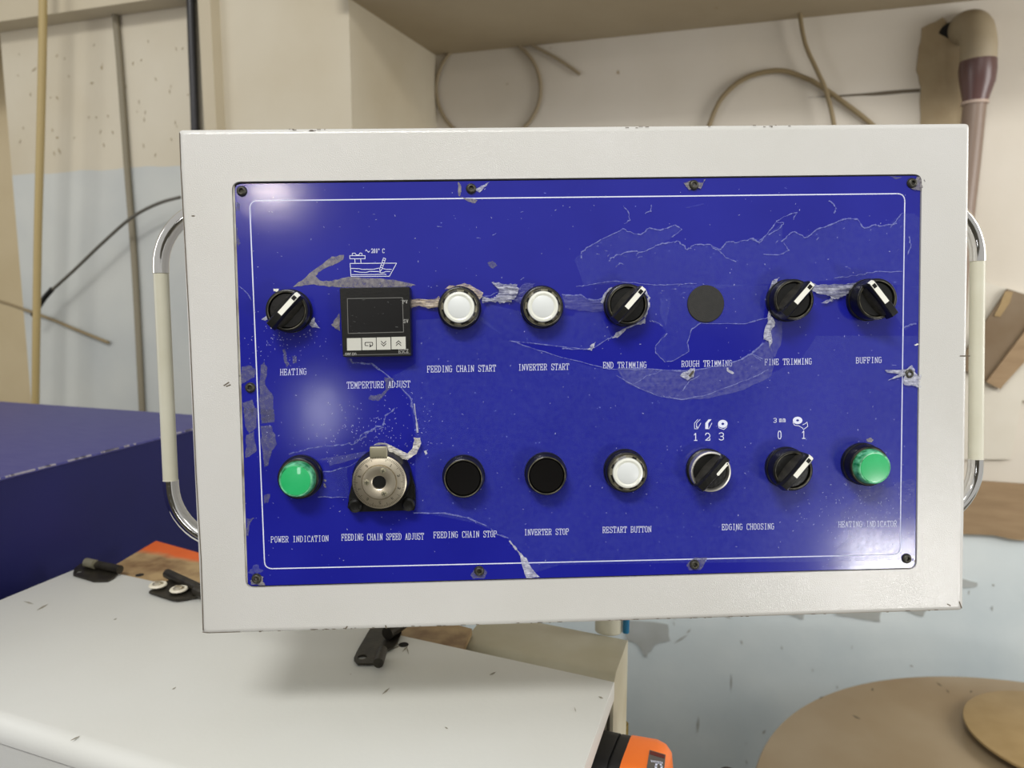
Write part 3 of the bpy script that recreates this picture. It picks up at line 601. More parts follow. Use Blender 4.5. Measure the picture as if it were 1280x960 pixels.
icon('coil_pictogram', [p7([(1025, 95), (1040, 125), (1080, 130), (1115, 150), (1125, 165), (1165, 135), (1158, 95), (1140, 110), (1118, 120)])], 'white coil of edge band with loose end', .0004, disc_px(997, 525.5, 6, 4.6))
# ---- protective film, glue residue
def film(name, pts, m, z=.0002, crumple=0, k=3, a=.8, label=None, cuts=0):
    P = jitter(pts, k, a); me = bpy.data.meshes.new(name); V3 = [loc(x, y, PH) for x, y in P]
    for v in V3: v.z = PH+z
    tr = tessellate_polygon([V3]); bm = bmesh.new(); vs = [bm.verts.new(v) for v in V3]
    for t_ in tr:
        try: bm.faces.new([vs[i] for i in t_])
        except Exception: pass
    if crumple:
        bmesh.ops.subdivide_edges(bm, edges=bm.edges[:], cuts=cuts or 3, use_grid_fill=True)
        for v in bm.verts:
            v.co.z += abs(noise.noise(v.co*260))*crumple*1.6+random.uniform(0, crumple*.5)
    for f in bm.faces:
        f.normal_update()
        if f.normal.z < 0: f.normal_flip()
    bm.to_mesh(me); bm.free(); o = new_obj(name, me, m, fp)
    if label: o['label'] = label
    return o
def fedge(pts, wd=.0006, k=4, a=.9, m=None, name='film_edge', z=.0006):
    P = []
    for p, q in zip(pts, pts[1:]):
        for j in range(k):
            t_ = j/k; P.append((p[0]*(1-t_)+q[0]*t_+random.uniform(-a, a)*(j > 0), p[1]*(1-t_)+q[1]*t_+random.uniform(-a, a)*(j > 0)))
    P.append(pts[-1]); bm = bmesh.new(); W = [loc(x, y, PH) for x, y in P]
    for i, (p, q) in enumerate(zip(W, W[1:])): stroke(bm, p, q, wd*random.uniform(.35, 1.5), PH+z)
    for f in bm.faces:
        f.normal_update()
        if f.normal.z < 0: f.normal_flip()
    me = bpy.data.meshes.new(name); bm.to_mesh(me); bm.free(); return new_obj(name, me, m or film_edge, fp)
def c(sx, ox, oy, pts): return [(ox+x/sx, oy+y/sx) for x, y in pts]
F = lambda pts: c(5.3333, 720, 210, pts); F4 = lambda pts: c(5.3333, 940, 210, pts); F7 = lambda pts: c(5.3333, 720, 340, pts); F5 = lambda pts: c(5.3333, 280, 340, pts)
# top right film with torn upper edge
top_edge = F([(35, 560), (110, 510), (215, 455), (310, 405), (345, 425), (430, 445), (490, 400), (560, 415), (660, 380), (705, 410), (640, 460), (560, 510), (660, 490), (740, 540), (790, 510), (880, 515), (960, 540), (1000, 495), (1080, 495), (1180, 470)]) + F4([(60, 470), (110, 430), (205, 365), (215, 380), (110, 450), (80, 500)])
film('film_sheet', top_edge[:-3]+F4([(200, 480), (290, 430), (345, 465), (440, 405), (540, 370), (640, 340), (700, 345), (745, 400), (820, 380), (900, 385), (1000, 300), (1080, 300), (1120, 330), (1120, 700)])+[(1150, 360), (1060, 350), (1000, 352), (940, 356), (880, 362), (800, 352), (730, 358), (724, 340), (718, 325)], film_clear, .00012, label='thin clear protective film over the upper right')
fedge(F([(35, 600), (35, 560), (110, 510), (215, 455), (310, 405), (345, 425), (430, 445), (490, 400), (560, 415), (660, 380), (705, 410), (640, 460)]), .0006, 4)
fedge(F([(220, 620), (260, 585), (340, 560), (440, 560), (560, 510), (650, 490), (690, 495), (740, 545), (790, 510), (890, 510)]), .0007, 5, 1.2)
fedge(F([(890, 510), (960, 545), (1000, 495), (1080, 495), (1180, 470), (1220, 500), (1275, 440)]), .0007, 5, 1)
fedge(F([(900, 520), (960, 560), (1000, 600), (1065, 625)]), .0006); fedge(F([(0, 790), (110, 775), (240, 755), (420, 770), (520, 780), (660, 775), (800, 770)]), .00045, 6, .8)
fedge(F4([(0, 480), (40, 495), (100, 440), (160, 360), (210, 365), (185, 400), (110, 445)]), .0006); fedge(F4([(160, 355), (230, 320), (298, 298), (275, 345)]), .0005)
fedge(F4([(195, 490), (230, 455), (285, 425), (345, 465), (375, 455), (430, 410), (530, 375), (620, 340), (700, 342), (745, 400), (820, 378), (850, 390), (960, 370)]), .0007, 4)
fedge(F4([(75, 575), (170, 580), (245, 550), (210, 500)]), .0005); fedge(F4([(545, 735), (690, 720), (820, 690), (1000, 690)]), .00045, 5, 1.3)
fedge(F4([(920, 400), (960, 350), (1000, 300)]), .0006); fedge(F4([(1045, 460), (1055, 530), (1030, 580)]), .0006); fedge(F4([(515, 220), (560, 270), (545, 300)]), .0007)
fedge(F([(315, 255), (350, 300), (360, 350), (320, 372)]), .0005); fedge(F([(500, 250), (500, 290), (460, 305)]), .0005); fedge(F([(735, 265), (850, 240)]), .0012, 2, .3, film_clear)
for i in range(34):
    x, y = random.choice(((random.uniform(815, 860), random.uniform(352, 372)), (random.uniform(745, 800), random.uniform(300, 335)), (random.uniform(950, 1130), random.uniform(285, 345)), (random.uniform(300, 720), random.uniform(260, 350))))
    a_ = random.uniform(-.4, .9); l_ = random.uniform(1.5, 6); fedge([(x, y), (x+l_*math.cos(a_), y-l_*math.sin(a_))], .00035, 2, .6, name='film_crease')
# lower film, boundary from the middle to the right
film('film_sheet', [(637, 426), (700, 447), (748, 460), (800, 462), (855, 467), (800, 488), (850, 499), (905, 490), (960, 468), (1000, 450), (1020, 420), (1150, 420), (1146, 640), (1143, 700), (700, 706), (665, 716), (652, 690), (632, 670), (590, 653), (520, 640), (520, 550), (512, 500), (490, 470), (520, 455), (520, 400), (600, 395)], film_clear, .00010, label='clear protective film over the lower middle')
film('film_sheet', F7([(0, 270), (150, 265), (240, 420), (180, 470), (70, 515), (0, 515)])+[(640, 427), (600, 400), (610, 380), (660, 392), (715, 395)], film_clear, .00014, label='clear film between start buttons and end trimming switch')
film('film_flap', F7([(270, 640), (400, 640), (640, 660), (760, 650), (900, 640), (1040, 600), (1180, 545), (1250, 475), (1290, 450)])+F5([])+[(968, 452), (964, 470), (930, 487), (885, 498), (850, 500), (810, 491), (782, 478)], film_milky, .0003, .0002, cuts=2, label='milky peeled film flap below rough trimming')
fedge(F7([(380, 640), (640, 655), (720, 660), (850, 645), (1000, 610), (1080, 590), (1170, 545), (1250, 475)]), .0009, 4, .8); fedge(F7([(270, 690), (420, 775), (560, 830), (700, 850), (850, 825), (1030, 760), (1180, 700), (1280, 650)]), .0005, 4, .5)
fedge(F7([(1170, 545), (1230, 590)]), .0006); fedge(F7([(380, 745), (470, 690), (560, 660)]), .0005, 3, 1.2); fedge(F7([(710, 790), (760, 720), (820, 690)]), .0005, 3, 1.2)
film('film_scrap', F7([(690, 690), (760, 640), (790, 640), (780, 700), (740, 722)]), film_white, .0006, .0014, label='whitish crumpled knot of film')
film('film_scrap', F7([(742, 690), (775, 650), (780, 665), (755, 700)]), edge_dark, .003, 0, 1, 0)
film('film_scrap', F7([(1005, 625), (1015, 650), (1052, 672), (1045, 680), (1005, 660)]), film_white, .0005)
fedge([(637, 426), (700, 433), (740, 437)], .0005, 5, .4); fedge([(637, 426), (690, 443), (760, 461), (800, 462)], .00045, 6, .6)
fedge(F7([(-90, 510), (0, 515), (100, 515), (180, 465), (240, 430)]), .0006, 4, .6)
fedge(F7([(605, 410), (530, 490), (530, 540), (590, 600), (650, 590), (750, 530), (740, 470), (770, 380), (830, 340), (960, 345), (1130, 345), (1250, 310)]), .0005, 4, .6)
film('film_sheet', F7([(490, 325), (560, 350), (600, 400), (530, 490), (530, 540), (590, 600), (660, 590), (750, 530), (745, 470), (775, 380), (830, 342), (980, 345), (1130, 345), (1250, 310), (1280, 90), (480, 80)]), film_clear, .0001, label='clear film tongue around the rough trimming blank')
fedge(F7([(490, 325), (530, 330), (575, 360)]), .0005)
film('film_flap', F7([(560, 175), (635, 170), (600, 370), (560, 280)]), film_clear, .0003)
# scraps between controls
film('film_scrap', c(5.3333, 500, 340, [(-40, 190), (-40, 260), (75, 245), (130, 225), (190, 245), (265, 235), (262, 160), (235, 180), (75, 185)]), film_tan, .0015, .0012, label='yellowed twisted film between temperature controller and first button')
film('film_scrap', c(5.3333, 500, 340, [(300, 115), (330, 90), (370, 95), (430, 75), (480, 95), (555, 140), (540, 175), (520, 190), (490, 130), (400, 105)]), film_tan, .002, .0010)
film('film_scrap', c(5.3333, 500, 340, [(540, 165), (600, 178), (640, 165), (660, 120), (610, 70), (660, 70), (720, 85), (780, 85), (790, 120), (760, 185), (680, 205), (620, 200), (550, 210)]), film_white, .001, .0022, 4, 1.5, 'crumpled white film between the two start buttons')
fedge(c(5.3333, 500, 340, [(560, 160), (610, 155), (650, 135)]), .0005); fedge(c(5.3333, 500, 340, [(545, 165), (600, 185), (660, 195), (740, 195)]), .0012, 3, .6, film_white)
film('film_flap', c(5.3333, 500, 340, [(760, 190), (780, 110), (830, 75), (900, 75), (880, 110), (830, 180), (810, 230), (790, 200)]), film_milky, .0008, .0006)
film('film_flap', c(5.3333, 500, 340, [(1080, 150), (1150, 158), (1200, 150), (1240, 178), (1290, 190), (1350, 180), (1400, 140), (1400, 250), (1330, 265), (1200, 262), (1100, 240)]), film_milky, .0006, .0005, label='milky film strip right of the inverter start button')
fedge(c(5.3333, 500, 340, [(1080, 150), (1150, 158), (1200, 150), (1240, 178), (1290, 188), (1340, 180), (1400, 140)]), .0008, 3, .4)
fedge([(752, 378), (757, 366), (764, 360)], .0014, 3, .8, film_white, z=.0015)
film('film_scrap', F7([(455, 305), (455, 345), (410, 350), (330, 380), (270, 440), (235, 440), (260, 405), (330, 370), (420, 330)]), film_white, .0025, .0012, label='white folded film under the end trimming switch')
film('film_scrap', F7([(55, 515), (110, 505), (90, 495), (130, 465), (120, 505), (105, 525)]), film_white, .0004, .0006)
fedge([(806, 362), (811, 372), (810, 386), (806, 396)], .0013, 4, 1, film_white, z=.001)
# between fine and buffing, left of fine
film('film_scrap', c(5.3333, 940, 340, [(370, 70), (430, 90), (520, 85), (600, 85), (660, 75), (700, 80), (670, 130), (620, 150), (570, 180), (530, 180), (525, 200), (455, 208), (510, 185), (515, 160), (440, 150), (400, 130)]), film_white, .0012, .0020, 4, 1, 'crumpled white film between fine trimming and buffing switches')
film('film_scrap', c(5.3333, 940, 340, [(110, 110), (130, 60), (180, 35), (150, 80), (120, 160), (120, 290), (150, 340), (120, 400), (130, 470), (110, 510), (105, 460), (70, 450), (80, 380), (100, 330), (105, 200)]), film_white, .001, .0010, 3, .8, 'ragged white film edge left of the fine trimming switch')
film('film_flap', c(5.3333, 940, 340, [(110, 300), (200, 330), (190, 490), (150, 570), (110, 500)]), film_milky, .0003)
fedge(c(5.3333, 940, 340, [(70, 470), (20, 520), (0, 540)]), .001, 3, .6); fedge(c(5.3333, 940, 340, [(0, 545), (70, 580)]), .0006); fedge(c(5.3333, 940, 340, [(85, 185), (105, 185)]), .001)
fedge(c(5.3333, 940, 340, [(0, 330), (60, 315), (110, 300)]), .0005)
film('film_flap', c(5.3333, 940, 340, [(965, 95), (1118, 95), (1118, 320), (1020, 390), (960, 300)]), film_clear, .0002)
fedge(c(5.3333, 940, 340, [(1010, 370), (1050, 350), (1090, 345)]), .0008, 3, .6); film('film_scrap', c(5.3333, 940, 340, [(1078, 485), (1095, 476), (1112, 482), (1092, 492)]), white_mark, .0004)
film('film_scrap', c(5.3333, 940, 340, [(880, 652), (1020, 648), (1060, 620), (1095, 690), (1118, 680), (1118, 775), (1080, 760), (1020, 755), (995, 735), (1010, 690), (900, 722), (980, 680), (890, 668)]), film_white, .0006, .0012, 3, .8, 'whitish wrinkled film under the right middle screw')
fedge(c(5.3333, 940, 340, [(930, 620), (958, 622)]), .0008, 1, 0)
# corners and screws
film('film_scrap', c(5.3333, 940, 210, [(1060, 140), (1095, 60), (1130, 55), (1148, 90), (1140, 165), (1100, 150)]), residue_tan, .0004, .0008); film('film_scrap', F4([(910, 55), (1000, 60), (960, 75)]), residue, .0002)
film('film_scrap', c(5.3333, 500, 210, [(385, 95), (405, 110), (410, 160), (400, 190), (520, 215), (500, 235), (455, 225), (390, 185)]), residue_tan, .0002); film('film_scrap', c(5.3333, 500, 210, [(500, 150), (540, 120), (600, 92), (560, 130), (530, 165)]), film_white, .0003, .0006)
film('film_scrap', F([(715, 100), (760, 85), (830, 100), (865, 75), (830, 140), (800, 130), (750, 150)]), residue_tan, .0004, .0008)
film('film_scrap', c(4.175, 290, 510, [(95, 900), (125, 870), (165, 880), (160, 905), (175, 925), (100, 920)]), residue_tan, .0003, .0006); film('film_scrap', c(4.175, 290, 510, [(80, 860), (100, 840), (130, 815), (165, 850), (130, 865)]), film_milky, .0002, 0, 4, 1.6)
film('film_scrap', c(4.363, 500, 520, [(385, 870), (400, 840), (460, 835), (475, 850), (460, 885), (400, 888)]), residue, .0002, 0, 4, 1); film('film_scrap', [(858, 706), (868, 697), (884, 697), (876, 712), (862, 713)], residue, .0002, 0, 4, 1)
# grey glue residue along the left edge
for pts in (F5([(120, 630), (180, 625), (210, 650), (205, 700), (130, 740), (115, 750)]), F5([(245, 620), (270, 600), (290, 640), (275, 750), (330, 830), (335, 960), (340, 1000), (250, 1010), (235, 860)]),
            F5([(125, 870), (190, 850), (205, 900), (190, 960), (160, 900), (135, 950)]), c(4.175, 290, 510, [(65, 0), (130, 0), (130, 100), (90, 130), (70, 100)]), c(4.175, 290, 510, [(145, 0), (220, 10), (225, 60), (170, 80), (150, 50)]),
            c(4.175, 290, 510, [(150, 95), (210, 95), (235, 190), (210, 220), (190, 300), (170, 310), (155, 200)]), c(4.175, 290, 510, [(75, 140), (115, 120), (130, 220), (90, 255), (70, 260)]), c(5.3333, 280, 210, [(80, 230), (110, 240), (105, 280), (80, 290)]),
            c(5.3333, 280, 210, [(85, 380), (95, 460), (110, 500), (95, 530), (82, 500)]), c(4.175, 290, 510, [(78, 575), (120, 575), (95, 600), (85, 670), (76, 660)]), c(4.175, 290, 510, [(165, 455), (200, 450), (190, 490), (170, 500)]),
            F5([(390, 520), (410, 515), (420, 570), (435, 620), (415, 635), (400, 590)]), F5([(450, 560), (485, 560), (490, 610), (460, 610)]), F5([(975, 820), (1050, 815), (1080, 780), (1070, 700), (1130, 710), (1120, 760), (1060, 830), (1030, 860), (965, 850)]),
            c(5.3333, 500, 210, [(585, 630), (620, 620), (650, 650), (620, 670), (590, 650)])):
    film('residue_patch', pts, residue, .00014, 0, 4, 1.0)
film('residue_patch', c(5.3333, 280, 210, [(460, 795), (520, 750), (600, 680), (680, 620), (720, 590), (800, 580), (795, 610), (740, 640), (680, 665), (640, 690), (610, 720), (640, 750), (700, 755), (760, 745), (830, 725), (1000, 735), (1130, 745), (1280, 780), (1250, 790), (760, 795), (700, 792), (600, 775), (540, 780)]), residue_tan, .00014, 0, 3, .8, 'grey glue residue swoosh above the temperature controller')
film('film_scrap', F5([(715, 350), (745, 310), (770, 275), (775, 395), (740, 375)]), residue_tan, .0003, .0006); film('film_scrap', F5([(330, 112), (370, 112), (360, 130), (335, 130)]), white_mark, .001); film('film_scrap', F5([(600, 300), (615, 340), (645, 375), (590, 370), (570, 350)]), film_white, .0005, .001); film('film_scrap', F5([(250, 315), (285, 290), (290, 320), (265, 322)]), film_white, .0004); film('film_scrap', F5([(312, 362), (340, 370), (335, 382), (315, 378)]), film_white, .001)
fedge(F5([(95, 92), (130, 115), (160, 145), (185, 190)]), .0005, 3, .3)
# crack from the controller to the speed dial and the lower tear
fedge(F5([(840, 580), (860, 605), (940, 610), (985, 610), (1060, 665), (1130, 725), (1190, 780), (1250, 850), (1255, 900), (1280, 960)]), .0009, 3, .6); fedge([(518, 505), (522, 540)], .0011, 3, .3, film_white)
film('film_ribbon', c(4.175, 290, 510, [(745, 188), (770, 176), (810, 178), (850, 200), (920, 232), (945, 205), (955, 165), (950, 150), (985, 150), (990, 180), (965, 235), (920, 265), (860, 262), (830, 235), (812, 190), (780, 186)]), film_tan, .004, .0016, 3, .5, 'off-white twisted film ribbon hooked over the speed dial').data.materials[0] = film_mat('ribbon_film', rgb(214, 210, 196), .95, .4)
film('film_flap', c(4.175, 290, 510, [(380, 265), (450, 268), (700, 225), (690, 250), (560, 290), (510, 305), (500, 270)]), film_milky, .0002); fedge(c(4.175, 290, 510, [(300, 240), (400, 210), (560, 190), (640, 185), (690, 150), (720, 120), (790, 100)]), .0006, 5, 1.4); fedge(c(4.175, 290, 510, [(450, 338), (520, 330), (620, 300), (700, 250)]), .0006); fedge(c(4.175, 290, 510, [(450, 465), (600, 465)]), .0005)
fedge(c(4.175, 290, 510, [(640, 185), (690, 130), (780, 95), (800, 40), (850, 0)]), .0008, 5, 1.6); film('film_flap', c(4.175, 290, 510, [(460, 340), (600, 300), (610, 460), (455, 465)]), film_clear, .0002)
for x, y in c(4.175, 290, 510, [(485, 378), (483, 400), (487, 410)]): film('residue_patch', [(x-1.5, y-1.5), (x+1.5, y-1), (x+1.2, y+1.5), (x-1.5, y+1)], residue_tan, .0003)
fedge([(517, 641), (555, 641), (585, 647), (608, 657)], .0009, 4, .4); fedge([(614, 661), (622, 668), (635, 672)], .0009, 3, .4); fedge([(637, 676), (645, 686), (653, 696)], .0012, 3, .3, film_white)
film('film_flap', [(650, 692), (658, 697), (664, 709), (675, 721), (658, 722), (653, 708)], film_white, .0003, .0006, label='whitish triangular film tip at the lower edge')
film('residue_patch', [(1082, 549), (1087, 547), (1092, 550), (1089, 553), (1084, 552)], residue_tan, .0003); film('film_scrap', c(4.363, 500, 520, [(130, 190), (145, 185), (150, 205), (138, 208)]), film_white, .0003)
sc_film = film_mat('scratched_film', rgb(120, 120, 170), .11, .22); t = sc_film.node_tree; n3 = nd(t, 'ShaderNodeTexNoise'); n3.inputs['Scale'].default_value = 700; tc = nd(t, 'ShaderNodeTexCoord'); t.links.new(tc.outputs['Object'], n3.inputs['Vector'])
bp = nd(t, 'ShaderNodeBump'); bp.inputs['Strength'].default_value = 1; bp.inputs['Distance'].default_value = .0004; t.links.new(n3.outputs['Fac'], bp.inputs['Height']); t.links.new(bp.outputs[0], t.nodes['Principled BSDF'].inputs['Normal'])
film('scratched_film', [(1050, 640), (1080, 612), (1118, 606), (1144, 600), (1143, 706), (1080, 708), (1030, 709), (1045, 690), (1060, 668)], sc_film, .00020, 0, 5, 3, 'heavily scratched film in the lower right corner')
# dust flecks
bm = bmesh.new()
for k in range(950):
    rr = random.random()
    if rr < .30: x = random.gauss(1085, 40); y = random.gauss(650, 32)
    elif rr < .5: x = random.gauss(470, 50); y = random.gauss(545, 22)
    elif rr < .62: x = random.gauss(345, 30); y = random.gauss(425, 16)
    else: x = random.uniform(300, 1140); y = random.uniform(235, 715)
    if not (302 < x < 1138 and 232 < y < 712) : continue
    p = loc(x, y, PH); a_ = random.uniform(0, 3.1); d_ = Vector((math.cos(a_), math.sin(a_), 0))*random.choice((.0002, .0003, .0005, .0009)); stroke(bm, p, p+d_, random.uniform(.0002, .00042), PH+.00025)
o = obj('dust_flecks', bm, film_mat('pale_dust', rgb(172, 178, 222), .75, .6), fp); o['kind'] = 'stuff'
# ---- screws
bm = bmesh.new(); lathe(bm, [(.0015, .0006), (.0016, .0022), (.0024, .0023), (.0032, .0018), (.0038, .0006), (.0039, 0), (.0039, -.001)], 28); lathe(bm, [(0, .0006), (.0015, .0006)], 6)
sme = bpy.data.meshes.new('screw'); bm.to_mesh(sme); bm.free(); sme.shade_smooth(); sme.materials.append(screw_black)
for (x, y) in ((302.5, 239), (589, 236), (867, 231.5), (1139.5, 229), (313, 484.5), (1135.5, 467), (321, 723), (599, 713.5), (868, 705.5), (1133, 698)):
    o = bpy.data.objects.new('screw', sme); C.objects.link(o); o.parent = cbx; p = loc(x, y, PH); o.location = (p.x, p.y, PH); o.scale = (.92, .92, 1)
# ---- controls
MM = .001
def ctl(name, x, y, h, label):
    """control whose front face centre (height h) is seen at pixel x,y"""
    p = loc(x, y, h); e = empty(name, Matrix.Translation((p.x, p.y, PH)), cbx); e['label'] = label; return e
def shell(parent, r0, r1, h, ri, m=black_plastic, rim=True, seat=.0):
    bm = bmesh.new(); lathe(bm, [(r0, 0), (r0, .0035), (r0-.0006, .0042), (r1+.0004, h-.0012), (r1, h-.0003), (r1-.0006, h), (ri+.0006, h), (ri, h-.0008), (ri, .003), (0, .003)], 56)
    obj('bezel', bm, m, parent, True)
    bm = bmesh.new(); lathe(bm, [(ri+.0006, h+.00005), (ri+.0006, h+.0002), (ri+.0001, h+.0001), (ri+.0001, h-.001)], 56); obj('worn_rim', bm, dust_rim, parent, True)
def selector(x, y, ang, label, rh=.0125, style='a', r0=.0147, r1=.0137, xb=None):
    e = ctl('selector_switch', x, y, rh, label); R = Matrix.Rotation(math.radians(ang), 4, 'Z')
    ri = .0120
    if style == 'a': shell(e, r0, r1, rh, ri)
    else:
        bm = bmesh.new(); lathe(bm, [(.0147, 0), (.0147, .003), (.0135, .0036), (.0132, rh-.004)], 56); obj('bezel', bm, black_plastic, e, True)
        bm = bmesh.new(); lathe(bm, [(.0136, .0036), (.0141, rh-.002), (.0139, rh), (.0128, rh+.0003), (.0118, rh-.0008), (.0115, rh-.0022), (.0115, rh-.006)], 56); obj('chrome_ring', bm, satin, e, True, 'bright chrome ring')
    bm = bmesh.new(); lathe(bm, [(ri-.0004, .003), (ri-.0004, rh-.0022), (ri-.0008, rh-.0016), (0, rh-.0014)], 48); obj('rotor', bm, black_plastic, e, True)
    zt = rh+.0085; L1 = .0142
    bm = bmesh.new()      # lever: long tapered bar with sloping shoulder
    cs = [(-.0031, rh-.0016), (-.0031, zt-.0016), (-.0021, zt), (.0021, zt), (.0031, zt-.0016), (.0031, rh-.0016)]
    secs = []
    for t_, s_, dz in ((-1.06, .95, -.0062), (-.98, 1.0, -.0008), (-.6, 1, 0), (0, 1, 0), (.7, 1, 0), (.92, .96, -.0005), (1.0, .82, -.002)):
        secs.append([bm.verts.new(R @ Vector((t_*L1, a*s_, (z+dz if z > rh else z)))) for a, z in cs])
    for a, b2 in zip(secs, secs[1:]):
        for i in range(len(cs)): bm.faces.new((a[i], a[(i+1) % 6], b2[(i+1) % 6], b2[i]))
    bm.faces.new(secs[0]); bm.faces.new(secs[-1]); obj('lever', bm, black_plastic, e, True)
    # curved shoulder web beside the lever
    bm = bmesh.new(); P = []
    for k in range(9):
        t_ = -1+2*k/8; P.append((t_*.0115, .0031+.0026*math.sin((t_+1)*math.pi/2)*.5+.0004))
    lo2 = [bm.verts.new(R @ Vector((a, b_+.0012, rh-.0014))) for a, b_ in P]; hi2 = [bm.verts.new(R @ Vector((a, .0029, zt-.003-abs(a)*.12))) for a, b_ in P]
    for i in range(8): bm.faces.new((lo2[i], lo2[i+1], hi2[i+1], hi2[i]))
    lo3 = [bm.verts.new(R @ Vector((a, -(b_+.0012), rh-.0014))) for a, b_ in P]; hi3 = [bm.verts.new(R @ Vector((a, -.0029, zt-.003-abs(a)*.12))) for a, b_ in P]
    for i in range(8): bm.faces.new((lo3[i], hi3[i], hi3[i+1], lo3[i+1]))
    obj('lever_web', bm, web_grey, e, True)
    if style == 'a':
        bm = bmesh.new(); box(bm, (-.0035, -.0017, zt-.0004), (.0088, .0017, zt+.0002), R); box(bm, (.0088, -.0017, zt-.0004), (.0096, -.0011, zt+.0002), R)
        prism(bm, [R @ Vector(p) for p in ((.0088, -.0017, zt+.0002), (.0135, -.0017, zt+.0001), (.0135, .0017, zt+.0001), (.0088, .0017, zt+.0002))], Vector((0, 0, -.0004)), Vector())
        prism(bm, [R @ Vector(p) for p in ((.0135, -.0017, zt+.0001), (.01435, -.0016, zt-.0022), (.01435, .0016, zt-.0022), (.0135, .0017, zt+.0001))], R.to_3x3() @ Vector((-.0003, 0, 0)), R.to_3x3() @ Vector((.0002, 0, 0)))
        obj('marker', bm, white_mark, e, False, 'white pointer strip')
        bm = bmesh.new(); box(bm, (.0092, -.00125, zt+.0001), (.0121, .00125, zt+.0004), R); obj('marker_dot', bm, black_gloss, e, False, 'black square dot')
    else:
        bm = bmesh.new(); loop = rrect(.0005, -.0029, .0118, -.0009, .00095, 4); prism(bm, [R @ Vector((p.x, p.y, 0)) for p in loop], Vector((0, 0, zt-.0004)), Vector((0, 0, zt+.0002))); obj('marker', bm, white_mark, e, False, 'slim rounded white pointer')
        bm = bmesh.new(); lathe(bm, [(0, 0), (.0005, 0)], 12, R @ Matrix.Translation((.0108, -.0019, zt+.0003))); obj('marker_dot', bm, black_gloss, e)
    return e
selector(357.5, 388, 46.5, 'black selector switch above HEATING')
selector(785, 380.5, 48, 'black selector switch above END TRIMMING')
selector(993.5, 374.5, 48, 'black selector switch above FINE TRIMMING', rh=.0135)
selector(1098, 373.6, 128, 'black selector switch above BUFFING, turned to upper left', rh=.0150)
selector(889.3, 590.2, 48, 'chrome-ringed selector switch below 1 2 3', rh=.011, style='b')
selector(992.5, 588.8, 49.5, 'dusty black selector switch below 0 and 1', rh=.0145)
def button(x, y, r0, r1, h, ri, kind, label):
    e = ctl('push_button', x, y, h, label)
    if kind == 'black':
        shell(e, r0, r1, h, ri)
        bm = bmesh.new(); lathe(bm, [(ri-.0004, .003), (ri-.0004, h-.0014), (ri-.0010, h-.0008), (0, h-.0012)], 48); obj('cap', bm, black_gloss, e, True, 'glossy black cap'); return e
    shell(e, r0, r1, h-.003, ri)
    bm = bmesh.new(); lathe(bm, [(ri-.0002, .003), (ri-.0002, h-.0028), (ri-.0008, h-.0022), (.0106, h-.0018), (.0106, .003)], 48); obj('inner_collar', bm, lens_grey, e, True, 'smoky translucent collar')
    bm = bmesh.new()
    for k in range(8):
        M_ = Matrix.Rotation(math.radians(45*k+20), 4, 'Z'); a0 = -.13; 
        vs = []
        for rr, zz in ((.0107, h-.0012), (ri-.0004, h-.0019)):
            for s_ in (-1, 1):
                a = s_*(.13 if k % 2 else .24); vs.append(bm.verts.new(M_ @ Vector((rr*math.cos(a), rr*math.sin(a), zz))))
        bm.faces.new((vs[0], vs[1], vs[3], vs[2]))
    obj('collar_teeth', bm, black_plastic, e)
    bm = bmesh.new(); lathe(bm, [(.0104, .003), (.0104, h-.0006), (.0100, h), (.0088, h+.0003), (.0084, h), (0, h+.0001)], 56); obj('cap', bm, lens_white, e, True, 'milky white cap')
    bm = bmesh.new(); lathe(bm, [(.0074, h+.0001), (.0070, h+.0003), (0, h+.0005)], 48); obj('cap_centre', bm, lens_core, e, True); return e
button(573.7, 384, .0147, .0136, .0135, .0124, 'white', 'milky white push button above FEEDING CHAIN START')
button(679, 383, .0147, .0136, .0135, .0124, 'white', 'milky white push button above INVERTER START')
button(785.6, 592, .0150, .0138, .0135, .0124, 'white', 'milky white push button above RESTART BUTTON')
button(579, 598.6, .0147, .0132, .012, .0122, 'black', 'flat black push button above FEEDING CHAIN STOP')
button(683.6, 595.2, .0147, .0132, .012, .0122, 'black', 'flat black push button above INVERTER STOP')
def lamp(x, y, label, h, tilt=0):
    e = ctl('indicator_lamp', x, y, h, label); e.rotation_euler = (0, math.radians(tilt), 0)
    shell(e, .0149, .0137, h-.007, .0124)
    bm = bmesh.new(); lathe(bm, [(.0122, .003), (.0122, h-.006), (.0115, h-.003), (.0112, h-.0008), (.0106, h-.0002), (.0098, h-.0003), (.0096, h-.0006)], 56); obj('lens_rim', bm, green_dark, e, True)
    bm = bmesh.new(); lathe(bm, [(.0100, h-.0006), (.0097, h), (0, h+.0006)], 56); obj('lens', bm, green_lens, e, True, 'bright green lens'); return e
lamp(368.8, 601.3, 'green indicator lamp above POWER INDICATION', .0175)
lamp(1095, 585.4, 'green indicator lamp above HEATING INDICATOR', .0195)
# blanking plug
e = ctl('blanking_plug', 883, 379.6, .001, 'flat black rubber blanking plug above ROUGH TRIMMING')
bm = bmesh.new(); lathe(bm, [(.0128, 0), (.0129, .0006), (.0125, .001), (0, .0011)], 56); obj('plug_disc', bm, rubber, e, True)
